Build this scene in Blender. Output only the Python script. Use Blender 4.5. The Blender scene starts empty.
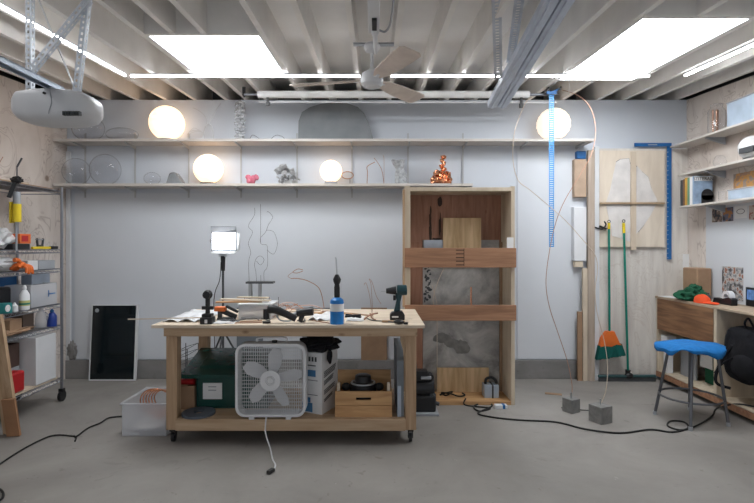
import bpy, bmesh, math, random
from mathutils import Vector, Matrix, noise
random.seed(7)
PI = math.pi
C = bpy.context.scene.collection
F = 500.0
CAM = 1.47
def X(px, d): return (px - 375) * d / F
def Z(py, d): return CAM + (245 - py) * d / F
def W(px, py, d): return (X(px, d), d, Z(py, d))
def ceil_z(y): return 2.74 + 0.06 * y

# ---------------------------------------------------------------- materials
MATS = {}
def nodes(name):
    m = bpy.data.materials.new(name); m.use_nodes = True
    return m, m.node_tree.nodes, m.node_tree.links, m.node_tree.nodes['Principled BSDF']
def mat(name, col, rough=.6, metal=0, var=.12, scale=8, bump=0, trans=0, alpha=1, ior=1.45, coat=0):
    if name in MATS: return MATS[name]
    m, n, l, p = nodes(name)
    tc = n.new('ShaderNodeTexCoord'); nz = n.new('ShaderNodeTexNoise')
    nz.inputs['Scale'].default_value = scale; nz.inputs['Detail'].default_value = 5
    l.new(tc.outputs['Object'], nz.inputs['Vector'])
    r = n.new('ShaderNodeValToRGB')
    r.color_ramp.elements[0].position = .3; r.color_ramp.elements[1].position = .7
    r.color_ramp.elements[0].color = [c * (1 - var) for c in col] + [1]
    r.color_ramp.elements[1].color = [min(1, c * (1 + var)) for c in col] + [1]
    l.new(nz.outputs['Fac'], r.inputs['Fac']); l.new(r.outputs['Color'], p.inputs['Base Color'])
    p.inputs['Roughness'].default_value = rough; p.inputs['Metallic'].default_value = metal
    p.inputs['Transmission Weight'].default_value = trans; p.inputs['Alpha'].default_value = alpha
    p.inputs['IOR'].default_value = ior; p.inputs['Coat Weight'].default_value = coat
    if bump:
        b = n.new('ShaderNodeBump'); b.inputs['Strength'].default_value = bump; b.inputs['Distance'].default_value = .01
        l.new(nz.outputs['Fac'], b.inputs['Height']); l.new(b.outputs['Normal'], p.inputs['Normal'])
    MATS[name] = m; return m
def wood(name, c1, c2, grain=(30, 30, 2), rough=.65, knots=True):
    """streaky timber: grain is long along the axis with the smallest scale"""
    if name in MATS: return MATS[name]
    m, n, l, p = nodes(name)
    tc = n.new('ShaderNodeTexCoord'); mp = n.new('ShaderNodeMapping'); mp.inputs['Scale'].default_value = grain
    nz = n.new('ShaderNodeTexNoise'); nz.inputs['Scale'].default_value = 1; nz.inputs['Detail'].default_value = 6; nz.inputs['Distortion'].default_value = .6
    l.new(tc.outputs['Object'], mp.inputs['Vector']); l.new(mp.outputs['Vector'], nz.inputs['Vector'])
    r = n.new('ShaderNodeValToRGB'); r.color_ramp.elements[0].position = .35; r.color_ramp.elements[1].position = .65
    r.color_ramp.elements[0].color = list(c1) + [1]; r.color_ramp.elements[1].color = list(c2) + [1]
    l.new(nz.outputs['Fac'], r.inputs['Fac'])
    out = r.outputs['Color']
    if knots:
        v = n.new('ShaderNodeTexVoronoi'); v.inputs['Scale'].default_value = 3.2
        mp2 = n.new('ShaderNodeMapping'); mp2.inputs['Scale'].default_value = [1.6 if g > 10 else .8 for g in grain]
        l.new(tc.outputs['Object'], mp2.inputs['Vector']); l.new(mp2.outputs['Vector'], v.inputs['Vector'])
        r2 = n.new('ShaderNodeValToRGB'); r2.color_ramp.elements[0].position = .05; r2.color_ramp.elements[1].position = .1
        r2.color_ramp.elements[0].color = (.45, .38, .32, 1); r2.color_ramp.elements[1].color = (1, 1, 1, 1)
        l.new(v.outputs['Distance'], r2.inputs['Fac'])
        mx = n.new('ShaderNodeMix'); mx.data_type = 'RGBA'; mx.blend_type = 'MULTIPLY'; mx.inputs['Factor'].default_value = 1
        l.new(out, mx.inputs['A']); l.new(r2.outputs['Color'], mx.inputs['B']); out = mx.outputs['Result']
    l.new(out, p.inputs['Base Color']); p.inputs['Roughness'].default_value = rough
    MATS[name] = m; return m
def emit(name, col, s, base=(.8, .8, .8), v=.07, sc=5):
    if name in MATS: return MATS[name]
    m, n, l, p = nodes(name)
    nz = n.new('ShaderNodeTexNoise'); nz.inputs['Scale'].default_value = sc
    mr = n.new('ShaderNodeMapRange'); mr.inputs['From Min'].default_value = .3; mr.inputs['From Max'].default_value = .7; mr.inputs['To Min'].default_value = s * (1 - v); mr.inputs['To Max'].default_value = s * (1 + v)
    l.new(nz.outputs['Fac'], mr.inputs['Value']); l.new(mr.outputs['Result'], p.inputs['Emission Strength'])
    p.inputs['Base Color'].default_value = list(base) + [1]
    p.inputs['Emission Color'].default_value = list(col) + [1]
    MATS[name] = m; return m
def concrete(name, c1, c2, scale=1.2, speck=True, rough=.55):
    m, n, l, p = nodes(name)
    tc = n.new('ShaderNodeTexCoord')
    a = n.new('ShaderNodeTexNoise'); a.inputs['Scale'].default_value = scale; a.inputs['Detail'].default_value = 9; a.inputs['Roughness'].default_value = .62; a.inputs['Distortion'].default_value = .5
    l.new(tc.outputs['Object'], a.inputs['Vector'])
    r = n.new('ShaderNodeValToRGB'); r.color_ramp.elements[0].position = .32; r.color_ramp.elements[1].position = .68
    r.color_ramp.elements[0].color = list(c1) + [1]; r.color_ramp.elements[1].color = list(c2) + [1]
    l.new(a.outputs['Fac'], r.inputs['Fac']); out = r.outputs['Color']
    for sc, lo, hi, colr in ((14, .68, .74, (.72, .68, .66, 1)), (5, .66, .78, (.62, .6, .6, 1)), (30, .74, .78, (1.5, 1.5, 1.5, 1)))[:3 if speck else 1]:
        b = n.new('ShaderNodeTexNoise'); b.inputs['Scale'].default_value = sc; b.inputs['Detail'].default_value = 3; b.inputs['Distortion'].default_value = 1.2
        l.new(tc.outputs['Object'], b.inputs['Vector'])
        r2 = n.new('ShaderNodeValToRGB'); r2.color_ramp.elements[0].position = lo; r2.color_ramp.elements[1].position = hi
        r2.color_ramp.elements[0].color = (1, 1, 1, 1); r2.color_ramp.elements[1].color = colr
        l.new(b.outputs['Fac'], r2.inputs['Fac'])
        mx = n.new('ShaderNodeMix'); mx.data_type = 'RGBA'; mx.blend_type = 'MULTIPLY'; mx.inputs['Factor'].default_value = .8
        l.new(out, mx.inputs['A']); l.new(r2.outputs['Color'], mx.inputs['B']); out = mx.outputs['Result']
    l.new(out, p.inputs['Base Color']); p.inputs['Roughness'].default_value = rough
    bp = n.new('ShaderNodeBump'); bp.inputs['Strength'].default_value = .12; bp.inputs['Distance'].default_value = .01
    l.new(a.outputs['Fac'], bp.inputs['Height']); l.new(bp.outputs['Normal'], p.inputs['Normal'])
    MATS[name] = m; return m

M_FLOOR = concrete('floor_concrete', (.215, .200, .185), (.31, .292, .272))
M_CURB = concrete('curb_concrete', (.17, .165, .16), (.26, .25, .245), 2.5)
M_CUBE = concrete('cube_concrete', (.14, .14, .135), (.27, .265, .26), 9)
M_SLAB = concrete('slab_concrete', (.20, .195, .19), (.66, .64, .61), 3.2)
M_WALL = mat('wall_paint', (.575, .612, .668), .55, var=.02, scale=2)
M_WALL2 = mat('wall_panel_paint', (.625, .65, .69), .5, var=.02, scale=2)
M_CEIL = mat('ceiling_paint', (.84, .83, .82), .7, var=.04, scale=3)
M_JOIST = mat('joist_paint', (.85, .83, .80), .65, var=.05, scale=5)
def veined(name, c1, c2, vein, mp_scale, nsc=1.6):
    m = wood(name, c1, c2, mp_scale); n, l = m.node_tree.nodes, m.node_tree.links; p = n['Principled BSDF']
    src = p.inputs['Base Color'].links[0].from_socket
    tc = n.new('ShaderNodeTexCoord'); mp = n.new('ShaderNodeMapping'); mp.inputs['Scale'].default_value = (1, 1, .8)
    nz = n.new('ShaderNodeTexNoise'); nz.inputs['Scale'].default_value = nsc; nz.inputs['Detail'].default_value = 3; nz.inputs['Distortion'].default_value = 1.5
    l.new(tc.outputs['Object'], mp.inputs['Vector']); l.new(mp.outputs['Vector'], nz.inputs['Vector'])
    r = n.new('ShaderNodeValToRGB'); e = r.color_ramp.elements; e[0].position = .44; e[0].color = (1, 1, 1, 1); e[1].position = .56; e[1].color = (1, 1, 1, 1)
    for pos, w in ((.465, .008), (.50, .006), (.535, .008)):
        for q, cc in ((pos - w, (1, 1, 1, 1)), (pos, list(vein) + [1]), (pos + w, (1, 1, 1, 1))): x = e.new(q); x.color = cc
    l.new(nz.outputs['Fac'], r.inputs['Fac'])
    mx = n.new('ShaderNodeMix'); mx.data_type = 'RGBA'; mx.blend_type = 'MULTIPLY'; mx.inputs['Factor'].default_value = 1
    l.new(src, mx.inputs['A']); l.new(r.outputs['Color'], mx.inputs['B']); l.new(mx.outputs['Result'], p.inputs['Base Color']); return m
M_OSB = veined('side_plywood', (.58, .51, .46), (.72, .66, .61), (.70, .66, .65), (5, 3, 1.3))
M_PLYW = veined('wall_plywood', (.60, .56, .52), (.74, .70, .65), (.90, .87, .85), (12, 12, 1.2), 2.2)
M_SHELF = mat('shelf_paint', (.58, .54, .50), .5, var=.04)
M_STEELB = mat('bracket_grey', (.44, .45, .46), .5, var=.04)
M_STEEL = mat('steel', (.45, .47, .5), .35, .9)
M_CHROME = mat('chrome', (.27, .28, .31), .3, .85)
M_TRACK = mat('track_paint', (.60, .66, .76), .4, .1)
M_ANGLE = mat('angle_iron', (.62, .66, .72), .45, .2)
M_LEGS = mat('leg_steel', (.14, .145, .16), .4, .6)
M_TEMPL = wood('template_ply', (.62, .53, .43), (.74, .65, .54), (9, 9, 2), knots=False)
M_GALV = mat('galvanised', (.42, .48, .56), .4, .55)
M_WHITE = mat('white_plastic', (.66, .67, .69), .4, var=.03)
M_WPAINT = mat('white_metal', (.72, .73, .75), .4, var=.03)
M_GREYP = mat('grey_plastic', (.33, .35, .38), .45, var=.05)
M_BLACK = mat('black_plastic', (.013, .013, .015), .4, var=.2)
M_RUBBER = mat('black_rubber', (.012, .012, .012), .7)
M_DARK = mat('dark_grey', (.06, .065, .07), .5)
M_PINE_X = wood('pine_along_x', (.43, .29, .175), (.56, .41, .27), (2, 30, 30))
M_PINE_Z = wood('pine_upright', (.40, .26, .15), (.54, .38, .245), (30, 30, 2))
M_TOP = wood('tabletop_ply', (.60, .49, .37), (.74, .63, .50), (2.5, 22, 22))
M_RED_X = wood('redwood_along_x', (.27, .135, .075), (.41, .215, .12), (2.5, 30, 30))
M_RED_Z = wood('redwood_upright', (.30, .145, .09), (.42, .215, .14), (24, 24, 2.5))
M_BIRCH = wood('birch_ply', (.50, .41, .30), (.62, .53, .41), (12, 12, 2), knots=False)
M_FIR = wood('fir_ply', (.46, .30, .15), (.70, .51, .30), (16, 16, 2), knots=False)
M_FIR_X = wood('fir_ply_along_x', (.44, .235, .10), (.60, .36, .17), (3, 25, 25))
M_WALNUT = wood('walnut_panel', (.13, .06, .028), (.30, .155, .075), (18, 2, 22), knots=False)
M_PALE = wood('pale_cut_ply', (.56, .46, .35), (.66, .56, .44), (6, 6, 3), knots=False)
M_COPPER = mat('copper', (.80, .36, .20), .22, 1, var=.25, scale=30)
M_COPW = mat('copper_wire', (.42, .24, .17), .4, .7)
M_BRASS = mat('pale_brass_wire', (.62, .52, .42), .35, .6)
M_CARD = mat('cardboard', (.33, .21, .13), .85)
M_GREEN = mat('green_plastic', (.010, .062, .05), .25)
M_GREENH = mat('green_handle', (.0, .20, .145), .4)
M_ORANGE = mat('orange_plastic', (.72, .16, .03), .5)
M_YELLOW = mat('yellow_plastic', (.75, .56, .02), .45)
M_BLUE = mat('blue_paint', (.012, .115, .33), .4)
M_BLUET = mat('torch_blue', (.012, .19, .55), .35)
M_BLUES = mat('blue_strap', (.06, .28, .62), .5)
M_BLUEC = mat('blue_cloth', (.008, .155, .45), .85, scale=25, bump=.4)
M_TEALD = mat('dark_teal_tool', (.012, .05, .06), .4)
M_RED = mat('red_plastic', (.42, .012, .015), .4)
M_PINK = mat('pink_glass', (.62, .17, .24), .25)
M_PAPER = mat('paper', (.76, .76, .76), .8, var=.03)
M_CLOTHB = mat('black_cloth', (.006, .006, .009), .95, scale=20, bump=.5)
M_GREENC = mat('green_cloth', (.008, .085, .042), .9, scale=20, bump=.5)
M_CLEAR = mat('clear_glass', (.95, .96, .98), .03, trans=1, var=.01, ior=1.04, alpha=.6, coat=1)
M_CLEARP = mat('clear_bin_plastic', (.78, .80, .84), .3, trans=.25, var=.03, ior=1.1, alpha=.42)
M_SMOKE = mat('smoky_glass', (.36, .38, .40), .15, trans=.5, ior=1.3)
M_SLATE = mat('slate_board', (.235, .25, .265), .75, var=.12, scale=5)
M_GREYB = mat('grey_foam', (.20, .225, .25), .8)
M_SCREEN = mat('black_glass', (.006, .011, .014), .12, coat=.5)
M_SKYL = emit('skylight_diffuser', (.93, .97, 1), 15)
M_LED = emit('led_diffuser', (.97, .98, 1), 26)
M_ORB = emit('warm_orb', (1, .68, .42), 1.6, (.9, .8, .7), .3, 9)
M_ORBW = emit('soft_paper_orb', (1, .80, .62), .8, (.9, .85, .78))
M_VIDEO = emit('video_panel_diffuser', (.95, .97, 1), 9)

# ---------------------------------------------------------------- mesh builder
class MB:
    def __init__(s): s.bm = bmesh.new()
    def box(s, a, b):
        a2 = [min(p, q) for p, q in zip(a, b)]; b2 = [max(p, q) for p, q in zip(a, b)]
        r = bmesh.ops.create_cube(s.bm, size=1)
        for v in r['verts']:
            v.co = Vector([a2[i] + (v.co[i] + .5) * (b2[i] - a2[i]) for i in range(3)])
        return s
    def bar(s, p0, p1, w, h, up=(0, 0, 1)):
        """rectangular bar from p0 to p1, w sideways, h along up"""
        p0 = Vector(p0); p1 = Vector(p1); d = (p1 - p0).normalized(); up = Vector(up)
        sd = d.cross(up)
        if sd.length < 1e-4: sd = d.cross(Vector((0, 1, 0)))
        sd.normalize(); u = sd.cross(d)
        vs = [s.bm.verts.new(p + sd * (w / 2 * i) + u * (h / 2 * j)) for p in (p0, p1) for i, j in ((-1, -1), (1, -1), (1, 1), (-1, 1))]
        for f in ((0, 1, 2, 3), (7, 6, 5, 4), (0, 4, 5, 1), (1, 5, 6, 2), (2, 6, 7, 3), (3, 7, 4, 0)):
            s.bm.faces.new([vs[i] for i in f])
        return s
    def tube(s, pts, r, n=8, closed=False, r1=None):
        pts = [Vector(p) for p in pts]; N = len(pts); rings = []
        t0 = (pts[1] - pts[0]).normalized()
        up = Vector((0, 0, 1)) if abs(t0.z) < .9 else Vector((1, 0, 0))
        nrm = (up - t0 * up.dot(t0)).normalized()
        for i, p in enumerate(pts):
            if closed: t = (pts[(i + 1) % N] - pts[i - 1]).normalized()
            else: t = (pts[min(i + 1, N - 1)] - pts[max(i - 1, 0)]).normalized()
            nrm = nrm - t * nrm.dot(t)
            if nrm.length < 1e-5: nrm = t.orthogonal()
            nrm.normalize(); bi = t.cross(nrm)
            rr = r if r1 is None else r + (r1 - r) * i / max(1, N - 1)
            rings.append([s.bm.verts.new(p + (nrm * math.cos(a) + bi * math.sin(a)) * rr) for a in [2 * PI * k / n for k in range(n)]])
        for i in range(N if closed else N - 1):
            A, B = rings[i], rings[(i + 1) % N]
            for k in range(n): s.bm.faces.new((A[k], A[(k + 1) % n], B[(k + 1) % n], B[k]))
        if not closed:
            s.bm.faces.new(list(reversed(rings[0]))); s.bm.faces.new(rings[-1])
        return s
    def curve(s, pts, r, n=6, sub=6, closed=False, r1=None): return s.tube(smooth(pts, sub, closed), r, n, closed, r1)
    def cyl(s, p0, p1, r, r1=None, n=20): return s.tube([p0, p1], r, n, False, r if r1 is None else r1)
    def lathe(s, c, prof, n=28, axis='z'):
        rings = []
        for (r, z) in prof:
            ring = []
            for k in range(n):
                a = 2 * PI * k / n; u, v = r * math.cos(a), r * math.sin(a)
                off = (u, v, z) if axis == 'z' else ((u, z, v) if axis == 'y' else (z, u, v))
                ring.append(s.bm.verts.new(Vector(c) + Vector(off)))
            rings.append(ring)
        for A, B in zip(rings, rings[1:]):
            for k in range(n): s.bm.faces.new((A[k], A[(k + 1) % n], B[(k + 1) % n], B[k]))
        if tuple(prof[0]) == tuple(prof[-1]): bmesh.ops.remove_doubles(s.bm, verts=rings[0] + rings[-1], dist=1e-6); return s
        if prof[0][0] > 1e-4: s.bm.faces.new(list(reversed(rings[0])))
        if prof[-1][0] > 1e-4: s.bm.faces.new(rings[-1])
        return s
    def prism(s, poly, axis, a, b):
        def P(u, v, w): return (w, u, v) if axis == 'x' else ((u, w, v) if axis == 'y' else (u, v, w))
        A = [s.bm.verts.new(P(u, v, a)) for u, v in poly]; B = [s.bm.verts.new(P(u, v, b)) for u, v in poly]
        n = len(poly); s.bm.faces.new(A); s.bm.faces.new(list(reversed(B)))
        for k in range(n): s.bm.faces.new((A[k], B[k], B[(k + 1) % n], A[(k + 1) % n]))
        return s
    def blob(s, c, r, amp=0, freq=3, seed=0, sub=3, flat=None):
        res = bmesh.ops.create_icosphere(s.bm, subdivisions=sub, radius=1)
        for v in res['verts']:
            k = 1 + amp * noise.noise(v.co * freq + Vector((seed, seed * 2.3, 0)))
            v.co = Vector((c[0] + v.co.x * r[0] * k, c[1] + v.co.y * r[1] * k, c[2] + v.co.z * r[2] * k))
            if flat is not None and v.co.z < flat: v.co.z = flat
        return s
    def torus(s, c, R, r, axis='z', n=28, m=8, sq=(1, 1)):
        pts = []
        for k in range(n):
            a = 2 * PI * k / n; u, v = R * math.cos(a) * sq[0], R * math.sin(a) * sq[1]
            off = (u, v, 0) if axis == 'z' else ((u, 0, v) if axis == 'y' else (0, u, v))
            pts.append(Vector(c) + Vector(off))
        return s.tube(pts, r, m, True)
    def rot(s, ang, axis, piv):
        bmesh.ops.rotate(s.bm, verts=s.bm.verts[:], cent=Vector(piv), matrix=Matrix.Rotation(ang, 3, axis)); return s
    def openbox(s, a, b, t, taper=0):
        x0, y0, z0 = a; x1, y1, z1 = b
        s.box((x0, y0, z0), (x1, y1, z0 + t)); s.box((x0, y0, z0 + t), (x0 + t, y1, z1)); s.box((x1 - t, y0, z0 + t), (x1, y1, z1))
        s.box((x0 + t, y0, z0 + t), (x1 - t, y0 + t, z1)); s.box((x0 + t, y1 - t, z0 + t), (x1 - t, y1, z1))
        return s
    def perf(s, p0, p1, w=.027, th=.003, step=.03, fw=(0, 1, 0)):
        """slotted angle iron: two edges joined by rungs, plus a slotted flange at right angles"""
        p0 = Vector(p0); p1 = Vector(p1); d = (p1 - p0); L = d.length; d.normalize()
        fw = Vector(fw); sd = d.cross(fw).normalized(); fw = sd.cross(d)
        for (q, nn) in ((sd, fw), (fw, sd)):
            for k in (0, 1):
                o = q * (w * k - (0 if q is fw else 0))
                s.bar(p0 + q * (w * (.12 + .76 * k)), p1 + q * (w * (.12 + .76 * k)), w * .34, th, nn) if q is sd else s.bar(p0 + q * (w * (.12 + .76 * k)), p1 + q * (w * (.12 + .76 * k)), th, w * .34, q)
            t = 0
            while t < L - .005:
                a = p0 + d * t + q * (w * .5); s.bar(a, a + d * step * .5, w * .5 if q is sd else th, th if q is sd else w * .5, nn if q is sd else q); t += step
        return s

def smooth(pts, sub=6, closed=False):
    P = [Vector(p) for p in pts]; out = []; n = len(P)
    for i in range(n if closed else n - 1):
        if closed: a, b, c, d = P[i - 1], P[i], P[(i + 1) % n], P[(i + 2) % n]
        else: a, b, c, d = P[max(0, i - 1)], P[i], P[i + 1], P[min(n - 1, i + 2)]
        for k in range(sub):
            t = k / sub
            out.append(.5 * ((2 * b) + (c - a) * t + (2 * a - 5 * b + 4 * c - d) * t * t + (3 * b - a - 3 * c + d) * t ** 3))
    if not closed: out.append(P[-1])
    return out

def link(name, mb, m, org, parent=None, bev=0, sm=True, solid=0):
    bmesh.ops.recalc_face_normals(mb.bm, faces=mb.bm.faces[:])
    me = bpy.data.meshes.new(name); mb.bm.transform(Matrix.Translation(-Vector(org))); mb.bm.to_mesh(me); mb.bm.free()
    me.materials.append(m); o = bpy.data.objects.new(name, me); C.objects.link(o)
    if sm:
        for f in me.polygons: f.use_smooth = True
        try: me.set_sharp_from_angle(angle=R35)
        except Exception: pass
    if parent: o.parent = parent
    if bev:
        b = o.modifiers.new('bevel', 'BEVEL'); b.width = bev; b.segments = 2; b.limit_method = 'ANGLE'
    if solid:
        b = o.modifiers.new('solid', 'SOLIDIFY'); b.thickness = solid
    return o
R35 = math.radians(35)
class T:
    """a thing: an Empty at its base carrying parts; geometry is given in world coordinates"""
    def __init__(s, name, label, cat, loc, group=None, kind=None):
        s.loc = Vector(loc); o = s.o = bpy.data.objects.new(name, None); C.objects.link(o)
        o.location = loc; o.empty_display_size = .05
        if kind: o['kind'] = kind
        else: o['label'] = label; o['category'] = cat
        if group: o['group'] = group
    def add(s, name, mb, m, parent=None, label=None, **k):
        o = link(name, mb, m, s.loc, parent or s.o, **k)
        if label: o['label'] = label
        return o
def one(name, mb, m, label=None, cat=None, group=None, kind=None, **k):
    vs = [v.co for v in mb.bm.verts]
    c = (sum(v.x for v in vs) / len(vs), sum(v.y for v in vs) / len(vs), min(v.z for v in vs))
    o = link(name, mb, m, c, **k); o.location = c
    if kind: o['kind'] = kind
    else: o['label'] = label; o['category'] = cat
    if group: o['group'] = group
    return o
def copy_thing(root, loc, label):
    r = root.copy(); C.objects.link(r); r.location = loc; r['label'] = label
    for ch in list(root.children):
        c = ch.copy(); C.objects.link(c); c.parent = r
        for g in list(ch.children):
            d = g.copy(); C.objects.link(d); d.parent = c
    return r
def text(body, size, loc, rot, m, parent=None, name='lettering', org=(0, 0, 0)):
    cu = bpy.data.curves.new(name, 'FONT'); cu.body = body; cu.size = size; cu.extrude = .0008; cu.align_x = 'CENTER'
    o = bpy.data.objects.new(name, cu); C.objects.link(o)
    dg = bpy.context.evaluated_depsgraph_get(); me = bpy.data.meshes.new_from_object(o.evaluated_get(dg))
    bpy.data.objects.remove(o); o = bpy.data.objects.new(name, me); C.objects.link(o)
    me.materials.clear(); me.materials.append(m)
    o.location = Vector(loc) - Vector(org); o.rotation_euler = rot
    if parent: o.parent = parent
    return o


# ================================================================= ROOM SHELL
XL, XR, YB = -3.4, 3.44, 5.52
one('floor', MB().box((XL - .1, -1.5, -.1), (XR + .1, YB + .1, 0)), M_FLOOR, kind='structure')
wb = T('wall_back', None, None, (0, YB, 0), kind='structure')
wb.add('wall_surface', MB().box((XL - .1, YB, 0), (XR + .1, YB + .1, ceil_z(YB))), M_WALL)
# bright painted panel right of the tall cabinet, its lower edge sitting on the curb
wb.add('panel', MB().box((X(517, YB), YB - .012, .215), (X(583, YB), YB, 2.55)), M_WALL2)
wb.add('panel', MB().box((XL + .09, YB - .012, .215), (X(405, YB), YB, 2.04)), M_WALL2)
wb.add('broken_corner', MB().blob((X(71, 5.48), 5.5, .31), (.055, .03, .10), .5, 4, 3), M_CURB)
wb.add('plywood_panel', MB().box((X(599, 5.48), YB - .03, .05), (XR - .005, YB, 2.53)), M_PLYW)
one('baseboard_back', MB().box((XL, 5.485, 0), (X(594, 5.485), YB, .205)), M_CURB, kind='structure', bev=.006)
one('trim_1', MB().box((X(594.5, 5.45), 5.44, 0), (X(599, 5.45), YB, 2.54)), M_WHITE, kind='structure', bev=.003)
one('trim_2', MB().box((XL + .005, YB - .03, 0.2), (XL + .05, YB, 2.5)), M_WHITE, kind='structure', bev=.003)
wl = T('wall_left', None, None, (XL, 2, 0), kind='structure')
wl.add('wall_surface', MB().prism([(-1.5, 0), (YB + .1, 0), (YB + .1, ceil_z(YB + .1)), (-1.5, ceil_z(-1.5))], 'x', XL - .1, XL), M_OSB)
wr = T('wall_right', None, None, (XR, 2, 0), kind='structure')
wr.add('wall_surface', MB().prism([(-1.5, 0), (YB + .1, 0), (YB + .1, ceil_z(YB + .1)), (-1.5, ceil_z(-1.5))], 'x', XR, XR + .1), M_OSB)
wr.add('white_panel', MB().box((XR - .012, 1, .914), (XR, 5.18, 1.86)), M_WALL2)

ce = T('ceiling', None, None, (0, 2, 2.9), kind='structure')
JD = .24
sky = {'window_1': (-1.62, -.81, 3.55, 4.52), 'window_2': (1.72, 2.44, 3.24, 4.70)}
def slope(mb, x0, x1, y0, y1, lo, hi):
    """slab that follows the slope of the roof; lo, hi are heights over the joist undersides"""
    mb.prism([(y0, ceil_z(y0) + lo), (y1, ceil_z(y1) + lo), (y1, ceil_z(y1) + hi), (y0, ceil_z(y0) + hi)], 'x', x0, x1); return mb
deck = MB(); xs = [XL - .5, -1.62, -.81, 1.72, 2.44, XR + .5]; YE = 6.1
for i in range(5):
    x0, x1 = xs[i], xs[i + 1]
    sk = {1: (3.55, 4.52), 3: (3.24, 4.70)}.get(i)
    if sk is None: slope(deck, x0, x1, -1.5, YE, JD, JD + .05)
    else: slope(deck, x0, x1, -1.5, sk[0], JD, JD + .05); slope(deck, x0, x1, sk[1], YE, JD, JD + .05)
ce.add('roof_deck', deck, M_CEIL, sm=False)
for x_ in (XL - .5, XR + .48): ce.add('rim_board', slope(MB(), x_, x_ + .02, -1.5, YE, -.02, JD), M_DARK, sm=False); ce.add('soffit', slope(MB(), min(x_, XL - .1) if x_ < 0 else XR + .1, XL - .1 if x_ < 0 else x_ + .02, -1.5, YE, -.04, -.02), M_DARK, sm=False)
ce.add('rim_board', MB().box((XL - .5, YE - .02, ceil_z(YE) - .04), (XR + .5, YE, ceil_z(YE) + JD)), M_DARK, sm=False)
ce.add('soffit', MB().box((XL - .5, YB + .1, ceil_z(YB) - .02), (XR + .5, YE, ceil_z(YB))), M_DARK, sm=False)
jx = [-3.27, -2.95, -2.63, -2.31, -1.99, -1.64, -.79, -.486, -.162, .16, .477, .792, 1.107, 1.413, 1.70, 2.46, 2.75, 3.03, 3.33]
for x in jx: ce.add('joist', slope(MB(), x - .02, x + .02, -1.5, YE - .03, .001, JD), M_JOIST, sm=False)
for x, s in ((-1.20, (3.55, 4.52)), (-1.42, (3.55, 4.52)), (2.07, (3.24, 4.70))):
    ce.add('joist', slope(MB(), x - .02, x + .02, -1.5, s[0] - .04, 0, JD), M_JOIST, sm=False)
    ce.add('joist', slope(MB(), x - .02, x + .02, s[1] + .04, YE - .03, .001, JD), M_JOIST, sm=False)
for k, (x0, x1, y0, y1) in sky.items():
    for ya in (y0 - .04, y1):
        ce.add('header', slope(MB(), x0, x1, ya, ya + .04, 0, JD), M_JOIST, sm=False)
    w = T(k, None, None, ((x0 + x1) / 2, (y0 + y1) / 2, ceil_z(4)), kind='structure')
    w.add('pane', slope(MB(), x0 + .015, x1 - .015, y0 + .005, y1 - .005, .03, .045), M_SKYL, sm=False)
    for a, b, c, d in ((x0, x0 + .015, y0, y1), (x1 - .015, x1, y0, y1)): w.add('side_liner', slope(MB(), a, b, c, d, .0, JD + .05), M_WPAINT, sm=False)

# ================================================================= CEILING LIGHT STRIPS
def led(p0, p1, label):
    p0 = Vector(p0); p1 = Vector(p1)
    t = T('light_strip', label, 'light', (p0 + p1) / 2, 'slim light strips under the joists')
    up = Vector((0, 0, 1))
    t.add('channel', MB().bar(p0 + up * .012, p1 + up * .012, .03, .012), M_WPAINT, sm=False)
    t.add('diffuser', MB().bar(p0, p1, .02, .012), M_LED, sm=False)
def lz(y): return ceil_z(y) - .02
led((X(131, 4.5), 4.5, lz(4.5)), (X(360, 4.5), 4.5, lz(4.5)), 'slim white light strip under the joists running left of the ceiling fan')
led((X(391, 4.5), 4.5, lz(4.5)), (X(649, 4.5), 4.5, lz(4.5)), 'slim white light strip under the joists running right of the ceiling fan')
led((-2.24, 4.48, lz(4.48)), (-2.24, 1.2, lz(1.2)), 'slim white light strip under the joists running back along the left side')
led((2.78, 4.48, lz(4.48)), (2.78, 1.2, lz(1.2)), 'slim white light strip beside the right skylight running front to back')

# ================================================================= CEILING FAN
fx, fy = X(372, 3.7), 3.7
t = T('ceiling_fan', 'three-bladed ceiling fan with pale wooden blades hanging in the middle of the joists', 'ceiling fan', (fx, fy, ceil_z(fy)))
t.add('mounting_bar', MB().bar((-.16, fy, ceil_z(fy) - .008), (.14, fy, ceil_z(fy) - .008), .04, .014), M_STEEL)
t.add('canopy', MB().lathe((fx, fy, 2.955), [(.055, 0), (.062, -.02), (.05, -.05), (.02, -.065), (0, -.066)]), M_WPAINT)
t.add('downrod', MB().cyl((fx, fy, 2.90), (fx, fy, 2.77), .012), M_WPAINT)
t.add('motor', MB().lathe((fx, fy, 2.70), [(0, -.065), (.06, -.063), (.082, -.04), (.085, .0), (.075, .035), (.03, .065), (.014, .08), (0, .08)]), M_WPAINT, label='white fan motor housing')
def blade(a, pitch, mt):
    mb = MB(); n = 10; prof = []
    pts = [(.09, .03), (.16, .055), (.32, .073), (.50, .08), (.60, .08), (.625, .055), (.63, 0)]
    poly = [(r, h) for r, h in pts] + [(r, -h) for r, h in reversed(pts[:-1])]
    mb.prism(poly, 'z', -.004, .004)
    mb.rot(pitch, 'X', (0, 0, 0)); mb.rot(a, 'Z', (0, 0, 0)); bmesh.ops.translate(mb.bm, verts=mb.bm.verts[:], vec=(fx, fy, 2.69)); return mb
M_BLADE = wood('fan_blade_wood', (.66, .57, .51), (.76, .67, .60), (8, 8, 8), knots=False)
for a, pt in ((math.radians(168), -.22), (math.radians(-66), -.22), (math.radians(52), -.22)):
    b = t.add('blade', blade(a, pt, M_BLADE), M_BLADE)
    c, s_ = math.cos(a), math.sin(a)
    t.add('blade_bracket', MB().bar((fx + c * .05, fy + s_ * .05, 2.685), (fx + c * .14, fy + s_ * .14, 2.688), .035, .006), M_WPAINT, parent=b)
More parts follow.
